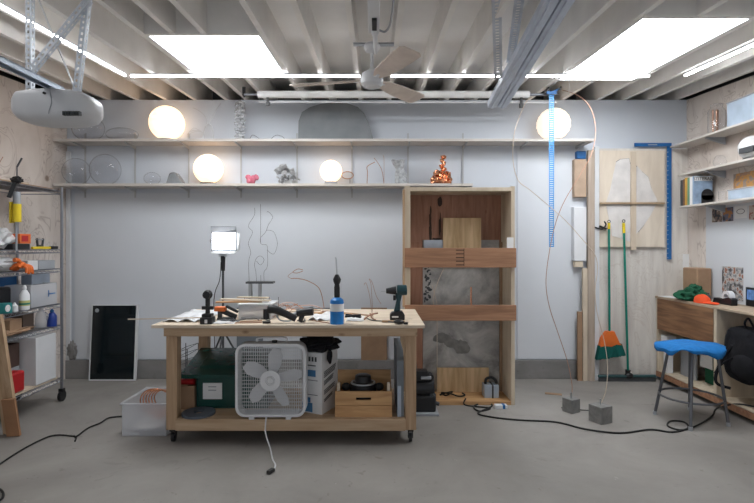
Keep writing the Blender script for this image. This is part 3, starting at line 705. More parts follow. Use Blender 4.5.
# clear bin with copper coils
t = T('plastic_bin', 'translucent white plastic bin on the floor left of the workbench', 'bin', (-1.75, 4.05, 0))
t.add('tub', MB().openbox((-1.945, 3.84, 0), (-1.60, 4.26, .25), .006), M_CLEARP, bev=.004)
t.add('rim', MB().tube([(-1.95, 3.835, .25), (-1.595, 3.835, .25), (-1.595, 4.265, .25), (-1.95, 4.265, .25)], .009, 6, True), M_CLEARP)
cc = MB()
for i in range(6): cc.torus((-1.74 + .008 * i, 4.0 + .014 * i,   .215 - .004 * i), .135 - .008 * i, .005, 'y')
cc.rot(.35, 'X', (-1.74, 4.02, .2))
one('copper_coil', cc, M_COPPER, 'loose coil of copper tubing inside the translucent bin', 'coil')
pg = MB().blob((-1.80, 4.0, .035), (.11, .12, .027), .4, 3, 2, 3)
one('crumpled_plastic', pg, M_PAPER, 'crumpled white wrapping at the bottom of the translucent bin', 'wrapping')

# ================================================================= ON THE BENCH
d = 3.72
t = T('torch', 'blue gas torch cylinder with white label and slim black nozzle on the bench', 'torch', (X(337, 3.70), 3.72, TZ))
cx = X(337, 3.72); r = .051
t.add('cylinder', MB().lathe((cx, 3.72, TZ), [(r, 0), (r, .16), (r * .93, .178), (r * .6, .192), (.02, .196), (0, .196)], 32), M_BLUET)
t.add('paper_label', MB().lathe((cx, 3.72, TZ + .095), [(r + .001, 0), (r + .001, .055)], 32), M_PAPER, label='white wraparound label')
t.add('burner_handle', MB().lathe((cx, 3.72, TZ + .196), [(.021, 0), (.022, .07), (.018, .095), (.028, .12), (.03, .135), (.02, .155), (.012, .17), (0, .172)], 20), M_BLACK)
t.add('nozzle', MB().cyl((cx, 3.72, TZ + .36), (cx - .006, 3.72, Z(262, 3.72)), .005).curve([(cx - .006, 3.72, Z(262, 3.72)), (cx - .008, 3.72, Z(258, 3.72)), (cx - .016, 3.72, Z(258, 3.72))], .005), M_STEEL)
t = T('work_light', 'black upright cordless work light with a round head near the left bench corner', 'work light', (X(207, d), d, TZ))
cx = X(207.5, d)
t.add('battery_base', MB().box((cx - .045, 3.68, TZ), (cx + .045, 3.77, TZ + .05)).box((cx - .035, 3.69, TZ + .05), (cx + .035, 3.76, TZ + .075)), M_BLACK, bev=.006)
t.add('white_mark', MB().box((cx - .008, 3.6785, TZ + .008), (cx + .012, 3.6795, TZ + .035)), M_PAPER)
t.add('neck', MB().cyl((cx, 3.725, TZ + .07), (cx, 3.725, TZ + .19), .017).box((cx - .04, 3.71, TZ + .105), (cx + .045, 3.74, TZ + .13)), M_BLACK)
t.add('head', MB().blob((cx, 3.725, TZ + .215), (.036, .03, .036)).cyl((cx, 3.70, TZ + .215), (cx, 3.69, TZ + .215), .028), M_BLACK)
# drill
t = T('cordless_drill', 'dark teal cordless drill standing on its battery near the right bench edge', 'drill', (X(397, 3.93), 3.93, TZ))
dd = 3.93; cx = X(397.5, dd)
bt = t.add('battery', MB().prism([(cx - .06, TZ), (cx + .055, TZ), (cx + .055, TZ + .04), (cx + .035, TZ + .07), (cx - .045, TZ + .06), (cx - .06, TZ + .04)], 'y', dd - .04, dd + .04), M_BLACK, bev=.005)
t.add('logo', MB().box((cx - .045, dd - .0415, TZ + .02), (cx + .005, dd - .0405, TZ + .032)), M_PAPER, parent=bt)
t.add('grip', MB().prism([(cx - .03, TZ + .06), (cx + .022, TZ + .065), (cx + .022, TZ + .14), (cx + .04, TZ + .21), (cx - .02, TZ + .21), (cx - .008, TZ + .15)], 'y', dd - .022, dd + .022), M_TEALD, bev=.01)
t.add('motor_housing', MB().cyl((cx - .005, dd, TZ + .228), (cx + .075, dd, TZ + .232), .043, .040), M_TEALD, bev=.008)
t.add('chuck', MB().cyl((cx - .09, dd, TZ + .224), (cx - .01, dd, TZ + .228), .02, .034), M_BLACK, bev=.003)
t.add('bit', MB().cyl((cx - .085, dd, TZ + .222), (cx - .13, dd, TZ + .221), .003), M_STEEL)
t.add('trigger', MB().box((cx - .034, dd - .008, TZ + .15), (cx - .012, dd + .008, TZ + .19)), M_BLACK, bev=.003)
# angle grinder, staple gun
t = T('angle_grinder', 'black angle grinder lying on the bench with its handle up at left', 'power tool', (X(280, d), 3.74, TZ))
t.add('body', MB().curve([W(268, 309, 3.74), W(276, 310, 3.74), W(286, 314, 3.74), W(296, 319, 3.74)], .034, 12, r1=.024), M_BLACK)
t.add('head', MB().cyl(W(266, 309, 3.74), W(266.5, 319, 3.74), .02, .024).cyl((X(266.5, 3.74), 3.74, TZ), (X(266.5, 3.74), 3.74, TZ + .015), .03), M_BLACK)
t.add('trigger_guard', MB().curve([W(276, 314, 3.73), W(280, 320, 3.73), W(289, 321, 3.73), W(293, 319, 3.73)], .006), M_STEEL)
t.add('cord', MB().curve([(X(297, 3.74), 3.75, TZ + .02), (X(302, 3.7), 3.78, TZ + .008), (X(304, 3.85), 3.9, TZ + .008)], .006), M_BLACK)
t = T('heat_gun', 'stubby black hand tool lying left of the blue torch on the bench', 'power tool', (X(304, d), 3.76, TZ))
t.add('body', MB().curve([W(297, 313, 3.76), W(305, 312, 3.76), W(313, 311, 3.76)], .028, 12, r1=.033), M_BLACK)
t.add('grip', MB().bar(W(303, 313, 3.76), W(300, 322, 3.76), .03, .035), M_BLACK, bev=.008)
t.add('nozzle', MB().cyl(W(297, 313, 3.76), W(293, 315, 3.76), .014), M_STEEL)
# white container, wood scraps, papers
t = T('plastic_tub', 'low translucent white tub among scraps in the middle left of the bench', 'tub', (X(256, 4.0), 4.0, TZ))
t.add('tub', MB().openbox((X(241, 4.0), 3.92, TZ), (X(273, 4.0), 4.18, TZ + .115), .004), M_CLEARP, bev=.004)
t.add('lid', MB().box((X(240, 4.0), 3.915, TZ + .115), (X(274, 4.0), 4.185, TZ + .122)), M_WHITE)
random.seed(12)
for i, (a, b, dy, h, m, lab) in enumerate((
    ((216, 4.0), (262, 4.05), 0, .128, M_FIR_X, 'thin reddish wood strip lying on the white tub, lowest of the pile'),
    ((221, 4.1), (270, 4.0), .0, .14, M_PALE, 'pale thin wood strip crossing the pile on the white tub'),
    ((238, 4.15), (268, 4.1), .0, .152, M_BIRCH, 'short pale wood strip on top of the pile on the white tub'))):
    p = (X(a[0], a[1]), a[1], TZ + h); q = (X(b[0], b[1]), b[1], TZ + h); one('wood_strip', MB().bar(p, q, .05, .011), m, lab, 'wood strip', sm=False)
t = T('clamp', 'orange and black spring clamp beside the work light on the bench', 'clamp', (X(221, 3.9), 3.9, TZ))
t.add('jaw', MB().box((X(215, 3.9), 3.87, TZ + .07), (X(226, 3.9), 3.93, TZ + .105)), M_ORANGE, bev=.006)
t.add('handle', MB().bar((X(221, 3.9), 3.9, TZ + .075), (X(236, 3.9), 3.92, TZ + .02), .04, .035).bar((X(226, 3.9), 3.9, TZ + .11), (X(238, 3.9), 3.91, TZ + .06), .03, .02), M_BLACK, bev=.006)
t.add('base', MB().bar((X(218, 3.9), 3.9, TZ + .01), (X(234, 3.9), 3.9, TZ + .01), .05, .02).box((X(218, 3.9), 3.89, TZ + .01), (X(222, 3.9), 3.91, TZ + .08)), M_DARK)
def strips(name, n, x0, x1, y0, y1, m, label, cat, h=.004, zz=0, seed=1, L=(.1, .35), wd=(.004, .012), grp=None):
    random.seed(seed)
    mb = MB()
    for i in range(n):
        px = random.uniform(x0, x1); yy = random.uniform(y0, y1); a = random.uniform(-.5, .5); l = random.uniform(*L) / 2; z = TZ + zz + h * (i * .7 + .6)
        mb.bar((px - l * math.cos(a), yy - l * math.sin(a), z), (px + l * math.cos(a), yy + l * math.sin(a), z + random.uniform(0, .01)), random.uniform(*wd), h)
    return one(name, mb, m, label, cat, kind=None, sm=False)
def single_strip(i, pxa, ya_, pxb, yb_, m, label, w=.012, h=.006, z=0):
    return one('scrap_stick', MB().bar((X(pxa, ya_), ya_, TZ + h / 2 + .0005 + z), (X(pxb, yb_), yb_, TZ + h / 2 + .0005 + z), w, h), m, label, 'scrap stick', sm=False)
single_strip(0, 128, 3.80, 208, 3.90, M_BRASS, 'long thin stick poking out past the left bench end', .008, .008, .016)
single_strip(1, 225, 3.72, 262, 3.76, M_COPW, 'thin dark red stick at the front edge between work light and grinder')
single_strip(2, 240, 3.80, 262, 3.84, M_RED_X, 'short red-brown stick lying just before the white tub', .02)
single_strip(3, 300, 4.30, 352, 4.22, M_FIR_X, 'long tan stick at the back of the bench behind the torch', .03, .008)
single_strip(4, 343, 4.30, 372, 4.12, M_CARD, 'short brown stick at the back right of the torch', .03)
single_strip(5, 312, 3.86, 330, 3.72, M_COPW, 'thin copper-brown stick left of the torch base', .01)
single_strip(6, 274, 4.35, 320, 4.45, M_PALE, 'pale flat stick at the rear of the bench behind the grinder', .04, .007)
cw = MB(); random.seed(21)
for i in range(12):
    a0 = random.uniform(0, 6); cx_, cy_ = X(282, 4.2) + random.uniform(-.1, .25), 4.15 + random.uniform(-.1, .15)
    cw.curve([(cx_ + .16 * math.cos(a0 + k * .8) * (1 - .1 * k), cy_ + .08 * math.sin(a0 + k * .8), TZ + .012 + random.uniform(0, .075)) for k in range(5)], .0025, 5, 4)
one('wire_tangle', cw, M_COPW, 'loose tangle of copper wire offcuts on the rear middle of the bench', 'wire', kind='stuff')
cw = MB()
for i in range(7):
    a0 = random.uniform(0, 6); cx_, cy_ = X(240, 3.8) + random.uniform(-.15, .15), 3.8 + random.uniform(-.04, .04)
    cw.curve([(cx_ + .08 * math.cos(a0 + k * .8), cy_ + .03 * math.sin(a0 + k * .8), TZ + .006 + random.uniform(0, .02)) for k in range(4)], .0035, 5, 4)
one('cable_offcuts', cw, M_DARK, 'dark tangled cable offcuts in front of the white tub', 'cable', kind='stuff')
def paper(px0, px1, y0, y1, z, lab, amp=.012, name='paper_sheet', m=M_PAPER, seed=1):
    mb = MB(); n = 10; g = []
    for i in range(n + 1):
        row = []
        for j in range(n + 1):
            u, v = i / n, j / n; yy = y0 + (y1 - y0) * v; xx = X(px0, y0) + (X(px1, y0) - X(px0, y0)) * u
            row.append(mb.bm.verts.new((xx, yy, TZ + z + amp * abs(noise.noise(Vector((u * 2.5 + seed, v * 2.5, seed)))))))
        g.append(row)
    for i in range(n):
        for j in range(n): mb.bm.faces.new((g[i][j], g[i + 1][j], g[i + 1][j + 1], g[i][j + 1]))
    return one(name, mb, m, lab, 'paper', solid=.002)
paper(162, 202, 3.78, 4.45, .003, 'crinkled clear plastic sheet spread over the left end of the bench', .06, 'plastic_sheet', M_WHITE, 3)
paper(212, 234, 3.70, 3.86, .003, 'white paper sheet lying right of the work light', .01, seed=2)
paper(308, 330, 3.85, 4.15, .003, 'curling white paper sheet left of the torch', .05, seed=5)
paper(346, 364, 3.82, 4.1, .003, 'flat white paper sheet right of the torch', .012, seed=8)
one('chisel_handle', MB().bar((X(382, 3.75), 3.78, TZ + .008), (X(405, 3.75), 3.78, TZ + .008), .035, .014), M_CARD, 'flat brown metal bar lying before the drill', 'bar', bev=.004)
one('pliers', MB().bar(W(345, 316.5, 3.86), W(361, 315, 3.86), .02, .014).bar(W(346, 314.5, 3.9), W(361, 317.2, 3.86), .02, .014).blob(W(354, 316, 3.87), (.02, .02, .012)), M_BLACK, 'small black pliers lying between torch and drill', 'pliers')
t = T('power_plug', 'black power plug with grey cord hanging over the right front bench edge', 'plug', (X(400, 3.68), 3.70, TZ))
t.add('plug', MB().blob((X(399, 3.68), 3.69, TZ + .018), (.038, .025, .018), .2).bar((X(404, 3.67), 3.68, TZ + .01), (X(408, 3.66), 3.67, TZ + .01), .02, .015), M_BLACK)
t.add('cord', MB().curve([(X(395, 3.7), 3.70, TZ + .012), (X(384, 3.8), 3.8, TZ + .006), (X(372, 3.85), 3.85, TZ + .006), (X(366, 3.95), 3.98, TZ + .006)], .004), M_DARK)
# wire V sculpture
ws = MB(); dd = 3.86
ws.curve([W(372, 318, dd), W(371, 305, dd), W(369, 293, dd), W(366, 283, dd), W(364, 285, dd)], .0018, 5)
ws.curve([W(373, 318, dd), W(372, 300, dd), W(371, 284, dd), W(369, 279, dd), W(372, 282, dd), W(376, 295, dd), W(381, 304, dd)], .0018, 5)
ws.curve([W(364, 319.5, dd), W(370, 315, dd), W(378, 313, dd)], .006, 6).curve([W(370, 313, dd), W(372, 318, dd), W(376, 320, dd)], .005, 6)
one('wire_stand_figure', ws, M_COPW, 'thin bent wire figure with a dark clip base right of the torch', 'wire sculpture')
ws = MB(); dd = 4.35
ws.curve([W(324, 308, dd), W(322, 296, dd), W(318, 287, dd), W(308, 281, dd), W(298, 278.5, dd), W(291, 278.5, dd)], .0035)
ws.curve([W(303, 270, dd), W(298, 269, dd), W(293, 272, dd), W(297, 273, dd), W(303, 271, dd)], .003)
ws.curve([W(291, 278.5, dd), W(288, 276, dd), W(293, 272, dd)], .002)
ws.bar((X(322, dd), dd, TZ + .006), (X(328, dd), dd, TZ + .006), .06, .012)
one('wire_arc', ws, M_COPW, 'bent wire arc with small loop rising from the bench left of the torch', 'wire sculpture')
# wire portrait sculpture on small bench stand
t = T('wire_portrait', 'tall wavy wire sculpture on a small dark stand at the bench rear', 'wire sculpture', (X(260, 4.45), 4.45, TZ))
dd = 4.45
st = t.add('stand_top', MB().box((X(247, dd), dd - .05, Z(283.3, dd)), (X(274, dd), dd + .05, Z(281.4, dd))), M_DARK)
for px in (250.5, 260): t.add('stand_leg', MB().box((X(px - 1.2, dd), dd - .03, TZ), (X(px + 1.2, dd), dd + .03, Z(283, dd))), M_GREYP)
for px in (263, 278, 244, 269): t.add('prong', MB().cyl((X(px, dd), dd + .02, TZ), (X(px, dd), dd + .02, TZ + .12), .0025, n=6), M_DARK)
for pts in ([(250, 281), (249.5, 262), (251, 252), (249, 243), (252, 232), (249, 226), (254, 215), (255, 208)], [(261, 281), (261, 275)], [(257, 281), (256.5, 271), (254.5, 265), (257, 258), (261, 256), (264, 260), (260, 265), (257, 261)],
            [(264, 281), (264, 272), (268, 266), (268, 250), (266, 245), (262, 244), (260, 238), (265, 232), (269, 225), (272, 217), (269, 212), (266, 212)],
            [(260.3, 243), (260.2, 230), (260.4, 218), (260, 204)], [(267, 250), (274, 254), (277, 245), (276, 236), (272, 231), (266, 230)]):
    t.add('wire', MB().curve([(X(a, dd), dd + .03 * math.sin(a), Z(b, dd)) for a, b in pts], .0016, 5), M_DARK)

# ================================================================= VIDEO LIGHT
t = T('video_light', 'bright square video light panel on a black stand behind the workbench', 'light', (X(222, 4.95), 4.95, 0))
d = 4.95
t.add('housing', MB().box((X(211, d), d, Z(251, d)), (X(237, d), d + .07, Z(231.5, d))), M_GREYP, bev=.005)
t.add('diffuser', MB().box((X(212.5, d), d - .006, Z(249.5, d)), (X(235.3, d), d, Z(233, d))), M_VIDEO)
t.add('barn_door', MB().bar((X(224, d), d - .0, Z(231.5, d)), (X(225, d), d - .05, Z(226.5, d)), .24, .004, (0, 0, 1)), M_GREYP, label='grey top flap')
bd = MB(); v = [bd.bm.verts.new(p) for p in ((X(237, d), d, Z(251, d)), (X(241.5, d), d - .06, Z(250, d)), (X(241.5, d), d - .06, Z(234, d)), (X(237, d), d, Z(232, d)))]; bd.bm.faces.new(v)
t.add('barn_door', bd, M_WHITE, solid=.004)
bd = MB(); v = [bd.bm.verts.new(p) for p in ((X(211, d), d, Z(251, d)), (X(237, d), d, Z(251, d)), (X(236, d), d - .08, Z(253.5, d)), (X(214, d), d - .08, Z(253.5, d)))]; bd.bm.faces.new(v)
t.add('barn_door', bd, M_WHITE, solid=.004)
t.add('yoke', MB().cyl((X(209.5, d), d + .03, Z(241, d)), (X(211, d), d + .03, Z(241, d)), .02).box((X(218, d), d + .02, Z(257, d)), (X(226, d), d + .05, Z(251, d))), M_STEEL)
t.add('swivel', MB().cyl((X(222, d), d + .035, Z(271, d)), (X(222, d), d + .035, Z(256, d)), .018, .024), M_BLACK)
pl = t.add('stand_pole', MB().cyl((X(222, d), d + .035, .3), (X(222, d), d + .035, Z(270, d)), .011), M_DARK)
for a in (.5, 2.6, 4.7): t.add('stand_leg', MB().cyl((X(222, d), d + .035, .62), (X(222, d) + .33 * math.cos(a), d + .035 + .33 * math.sin(a), .012), .009), M_DARK)
t.add('cable', MB().curve([(X(221, d), d, Z(262, d)), (X(219, d), d + .02, Z(280, d)), (X(213, d), d + .03, Z(300, d)), (X(214, d), d + .03, .4), (X(216, d), d + .06, .01)], .004), M_BLACK)

# ================================================================= LEFT: leaning black panel
t = T('glass_board', 'black glass panel in a thin white frame leaning on the back wall', 'panel', (-2.85, 5.4, 0))
L = .82; th = math.atan2(.06, .81); w0, w1 = X(88.5, 5.42), X(133, 5.42)
def leaned(mb): return (bmesh.ops.translate(mb.bm, verts=mb.bm.verts[:], vec=(0, .035, 0)), mb.rot(-th, 'X', (0, 5.42, 0)))[1]
t.add('frame', leaned(MB().box((w0, 5.385, 0), (w0 + .012, 5.41, L)).box((w1 + .005, 5.385, 0), (w1 + .03, 5.41, L)).box((w0, 5.385, L - .012), (w1 + .03, 5.41, L)).box((w0, 5.385, 0), (w1 + .03, 5.41, .012))), M_WHITE, sm=False)
g = t.add('glass', leaned(MB().box((w0 + .012, 5.388, .012), (w1 + .005, 5.405, L - .012))), M_SCREEN)
t.add('round_mark', leaned(MB().lathe((w0 + .06, 5.386, L - .065), [(0, 0), (.022, 0), (.022, .002)], 20, 'y')), M_GREYP, parent=g)

# ================================================================= TALL CABINET
t = T('tall_cabinet', 'tall open timber cabinet with reddish cross slats, right of the workbench', 'cabinet', (.78, 4.78, 0))
cy0, cy1 = 4.59, 4.98
t.add('side_panel', MB().box((.275, cy0, 0), (.325, cy1, 2.01)), M_BIRCH, bev=.002)
t.add('side_panel', MB().box((1.25, cy0, 0), (1.285, cy1, 2.01)), M_BIRCH, bev=.002)
t.add('top_board', MB().box((.325, cy0, 1.965), (1.25, cy1, 2.0)), M_BIRCH, bev=.002)
t.add('edge_strip', MB().box((.255, cy0 - .005, .9), (.275, cy0 + .05, 1.98)), M_PINE_Z)
t.add('bottom_board', MB().box((.325, cy0, 0), (1.25, cy1, .035)), M_FIR_X, bev=.002)
bk = t.add('back_panel', MB().box((.325, cy1 - .02, .035), (1.25, cy1, 1.965)), M_RED_Z, label='reddish brown plywood back')
kn = MB(); kn.blob((X(440, 4.955), 4.958, Z(202, 4.955)), (.022, .004, .045), .5, 3, 1, 2)
for pz, w_, hh in ((212, .008, .06), (222, .012, .10), (234, .012, .09)): kn.blob((X(430.5, 4.955), 4.958, Z(pz, 4.955)), (w_, .003, hh), .8, 4, pz, 2)
kn.blob((X(440, 4.955), 4.958, Z(226, 4.955)), (.01, .003, .11), .8, 4, 9, 2); kn.blob((X(436, 4.955), 4.958, Z(239, 4.955)), (.05, .003, .01), .8, 4, 5, 2)
t.add('burn_mark', kn, mat('burnt_brown', (.07, .045, .035), .9), parent=bk)
t.add('stile', MB().box((.326, 4.90, .035), (X(422.5, 4.9), 4.93, 1.5)), M_RED_Z); t.add('stile', MB().box((1.225, 4.90, .035), (1.249, 4.93, 1.5)), M_CARD)
zg = Z(240, 4.95)
t.add('slab', MB().box((X(423, 4.93), 4.932, .036), (1.225, 4.957, zg)), M_SLAB, label='mottled grey concrete slab')
st = MB()
for a, b, rx, rz, s_ in ((442, 338, .085, .05, 1), (452, 343, .07, .045, 2), (462, 347, .075, .065, 3)): st.blob((X(a, 4.93), 4.931, Z(b, 4.93)), (rx, .0025, rz), .35, 2, s_, 3)
t.add('stain', st, mat('stain_grey', (.21, .205, .195), .8, var=.2, scale=20))
st = MB(); random.seed(31)
for i in range(26): st.blob((X(424 + random.uniform(0, 6.5), 4.93), 4.931, Z(266 + i * 1.4, 4.93)), (random.uniform(.006, .02), .0025, random.uniform(.006, .018)), .6, 3, i, 1)
t.add('bark_marks', st, M_DARK)
t.add('steel_strip', MB().box((X(424, 4.93), 4.922, zg - .09), (X(444, 4.93), 4.931, zg)), M_STEEL)
for za, zb_ in ((Z(267.5, 4.58), Z(248, 4.58)), (Z(320.5, 4.58), Z(305, 4.58))):
    s_ = t.add('cross_slat', MB().box((.272, 4.565, za), (1.29, 4.589, zb_)), M_RED_X, bev=.002)
    if zb_ > 1.3:
        g = MB()
        for i in range(5): g.box((X(456, 4.56), 4.5635, Z(265.5 - i * 3.7, 4.56)), (X(464, 4.56), 4.5648, Z(264.4 - i * 3.7, 4.56)))
        g.box((X(463.7, 4.56), 4.5635, Z(266, 4.56)), (X(464.4, 4.56), 4.5648, Z(248.5, 4.56)))
        t.add('printed_mark', g, mat('stamp_ink', (.09, .05, .03), .8), parent=s_, label='dark stamped bar marks')
# things inside the cabinet
one('plywood_square', MB().box((X(443, 4.91), 4.90, 1.268), (X(481, 4.91), 4.915, Z(218, 4.91))), M_FIR, 'square golden plywood piece standing behind the upper cross slat of the cabinet', 'plywood piece', sm=False)
one('plywood_offcut', MB().box((X(437, 4.88), 4.88, .0355), (X(489, 4.88), 4.898, Z(368, 4.88))).rot(-.03, 'X', (0, 4.88, .0355)), M_FIR, 'wide golden plywood offcut standing at the bottom back of the cabinet', 'plywood piece', sm=False)
one('light_patch_card', MB().box((X(507, 4.58), 4.578, Z(248, 4.58)), (X(513.5, 4.58), 4.5895, Z(237.5, 4.58))), M_PAPER, 'small white card added as a bright patch of light on the right cabinet edge above the upper slat', 'card', sm=False)  # bright patch of light on the cabinet edge, built as an added white card
ws = MB(); ws.curve([(X(447, 4.85), 4.85, Z(262, 4.85)), (X(438, 4.85), 4.86, Z(282, 4.85)), (X(433, 4.85), 4.85, Z(300, 4.85)), (X(437, 4.85), 4.85, Z(312, 4.85))], .0035)
ws.curve([(X(432, 4.85), 4.85, Z(285, 4.85)), (X(436, 4.85), 4.86, Z(300, 4.85)), (X(437, 4.85), 4.85, Z(312, 4.85)), (X(437, 4.85), 4.85, .037)], .003)
one('bent_copper_rod', ws, M_BRASS, 'pale bent wire pair standing inside the cabinet at left behind the slats', 'wire')
one('copper_pipe', MB().cyl((X(471, 4.6), 4.597, .80), (X(471, 4.6), 4.597, Z(287, 4.6)), .006), M_COPPER, 'short straight copper pipe standing behind the lower cross slat of the cabinet', 'pipe')
t = T('transformer', 'grey metal box with black handle standing in the cabinet bottom right', 'transformer', (X(491, 4.75), 4.75, .036))
xa, xb = X(484, 4.7), X(498.5, 4.7)
t.add('case', MB().box((xa, 4.68, .036), (xb, 4.80, .155)), M_GALV, bev=.004)
t.add('strap', MB().box((xa + .07, 4.676, .036), (xa + .085, 4.804, .159)), M_BLACK)
t.add('handle', MB().curve([(xa + .02, 4.74, .155), (xa + .03, 4.74, .20), (xa + .08, 4.74, .215), (xb - .02, 4.74, .19), (xb - .01, 4.74, .155)], .013), M_BLACK)
one('tangled_cord', MB().curve([(X(a, 4.74), 4.74 + .05 * math.sin(a), .046 + .012 * (i % 3)) for i, a in enumerate((440, 447, 453, 446, 442, 450, 458, 464, 462))], .007), M_RUBBER, 'short tangled black cord with plug on the cabinet floor', 'cord')
# compressor beside cabinet
t = T('air_pump', 'black motor pump on a flat steel base between bench leg and cabinet', 'pump', (.42, 4.42, 0))
cx = .44
t.add('base_plate', MB().box((.31, 4.29, 0), (.55, 4.54, .02)), M_GREYP, bev=.004)
t.add('motor', MB().box((.315, 4.33, .02), (.53, 4.52, .16)).cyl((.315, 4.42, .21), (.52, 4.42, .21), .085), M_BLACK, bev=.015)
t.add('head', MB().box((.34, 4.36, .28), (.46, 4.46, .37)).blob((.47, 4.41, .30), (.05, .05, .05), .3), M_BLACK, bev=.012)
t.add('steel_cover', MB().box((.40, 4.345, .30), (.49, 4.38, .325)), M_STEEL, bev=.004)
t.add('lever', MB().bar((.36, 4.42, .36), (.335, 4.43, .62), .02, .02), M_BLACK)
t.add('valve', MB().cyl((.50, 4.38, .10), (.56, 4.36, .08), .016).blob((.50, 4.36, .16), (.03, .03, .03), .4), M_DARK)

# ================================================================= LEFT WIRE SHELVING
t = T('wire_rack', 'tall chrome wire shelving rack on casters along the left wall', 'shelving rack', (-3.16, 4.1, 0))
rx0, rx1, ry0, ry1 = -3.37, -2.95, 3.45, 4.71
for x in (rx0, rx1):
    for y in (ry0, ry1):
        l = t.add('post', MB().cyl((x, y, .10), (x, y, 2.01), .0125, n=12), M_CHROME)
        t.add('caster', MB().cyl((x - .012, y, .05), (x + .012, y, .05), .05, n=24).box((x - .02, y - .02, .09), (x + .02, y + .02, .12)), M_BLACK, parent=l)
RZ = [1.98, 1.43, 1.25, .92, .72, .22]
for z in RZ:
    g = MB()
    for (a, b) in (((rx0, ry0), (rx1, ry0)), ((rx1, ry0), (rx1, ry1)), ((rx1, ry1), (rx0, ry1)), ((rx0, ry1), (rx0, ry0))):
        for dz in (0, -.028): g.cyl((a[0], a[1], z - .004 + dz), (b[0], b[1], z - .004 + dz), .004, n=6)
    k = 0; y = ry0 + .02
    while y < ry1:
        g.tube([(rx0, y, z - .004), (rx1, y, z - .004)], .002, 4); y += .03
    zz = []; y = ry0; i = 0
    while y < ry1: zz.append((rx1, y, z - .004 - (.028 if i % 2 else 0))); y += .028; i += 1
    g.tube(zz, .002, 4)
    t.add('shelf', g, M_CHROME, sm=False)
def rp(px, x=-3.05): return x * F / (px - 375)     # depth at which a point of the rack at x shows in column px
def rbox(name, px0, px1, x0, x1, z0, h, m, label, cat, bev=.004):
    return one(name, MB().box((x0, rp(px0, x1), z0 + .001), (x1, rp(px1, x1), z0 + h)), m, label, cat, bev=bev)
one('wood_sheet', MB().box((-3.36, 3.6, 1.981), (-2.98, 4.62, 1.992)), M_CARD, 'brown thin board on the top shelf of the wire rack', 'board', sm=False)
one('wood_scrap', MB().bar((-3.20, 3.7, 2.003), (-3.05, 4.35, 2.003), .10, .018), M_PALE, 'pale pink wood scrap on the brown board on top of the wire rack', 'board', sm=False)
one('thin_wire', MB().curve([(-3.1, 4.1, 2.014), (-3.1, 4.1, 2.10), (-3.08, 4.14, 2.20)], .003), M_COPW, 'thin bent wire standing up from the top of the wire rack at the far left', 'wire')
t = T('caulking_gun', 'yellow-tubed applicator gun with black grip hung on the front of the wire rack', 'caulking gun', (-2.90, 4.05, 1.45))
gx = -2.905; gy = rp(17, gx)
t.add('tube', MB().cyl((gx, gy, Z(222, gy)), (gx, gy, Z(204, gy)), .031, n=24), M_YELLOW)
t.add('rod', MB().cyl((gx - .005, gy, Z(250, gy)), (gx - .005, gy, Z(222, gy)), .008), M_GREYP); t.add('collar', MB().cyl((gx, gy, Z(204, gy)), (gx, gy, Z(192, gy)), .026), M_GREYP)
t.add('side_strip', MB().box((gx - .05, gy - .02, Z(223, gy)), (gx - .033, gy + .02, Z(202, gy))), M_YELLOW)
t.add('grip', MB().bar((gx - .005, gy, Z(180, gy)), (gx - .05, gy - .02, Z(198, gy)), .03, .03).blob((gx, gy, Z(180, gy)), (.045, .03, .03), .5, 4, 2), M_BLACK, bev=.005)
t.add('plunger_rod', MB().cyl((gx, gy, Z(180, gy)), (gx, gy, Z(167, gy)), .005).bar((gx, gy, Z(167, gy)), (gx + .04, gy, Z(158, gy)), .01, .01), M_DARK)
# shelf at 1.43
mb = MB().blob((-3.10, rp(2), 1.43 + .09), (.10, .16, .09), .5, 3, 6, 3, 1.431); one('plastic_bag', mb, M_WHITE, 'crumpled white plastic bag on the second wire rack shelf from the top', 'bag')
rbox('tool_case', 13, 30, -3.18, -2.98, 1.43, .05, M_BLACK, 'flat dark blue-black case beneath the orange box on the wire rack', 'case')
t = T('orange_tool_box', 'orange and red tool pack sitting on the flat dark case on the rack', 'box', (-3.07, rp(25), 1.481))
t.add('pack', MB().box((-3.16, rp(20, -3.0), 1.482), (-3.0, rp(31, -3.0), 1.565)), M_ORANGE, bev=.004)
t.add('front_print', MB().box((-2.9985, rp(21.5, -3.0), 1.50), (-2.997, rp(28, -3.0), 1.55)), M_RED)
t = T('pipe_clamp', 'yellow and black bar clamp lying on the second wire rack shelf', 'clamp', (-3.0, rp(45), 1.431))
t.add('bar', MB().bar((-2.99, rp(32, -2.99), 1.445), (-2.99, rp(50, -2.99), 1.445), .02, .022), M_YELLOW, bev=.003)
t.add('grip', MB().bar((-2.99, rp(50, -2.99), 1.445), (-2.99, rp(57, -2.99), 1.446), .025, .028), M_BLACK, bev=.004)
t = T('c_clamp', 'small dark steel clamp standing behind the yellow bar clamp on the rack', 'clamp', (-3.08, rp(40), 1.431))
t.add('frame', MB().curve([(-3.08, rp(37, -3.08), 1.53), (-3.08, rp(38, -3.08), 1.46), (-3.08, rp(42, -3.08), 1.46), (-3.08, rp(43, -3.08), 1.53)], .010).bar((-3.08, rp(40, -3.08), 1.433), (-3.08, rp(40, -3.08), 1.47), .04, .04, (0, 1, 0)), M_DARK)
t.add('screw', MB().cyl((-3.08, rp(36, -3.08), 1.52), (-3.08, rp(44, -3.08), 1.52), .007), M_STEEL)
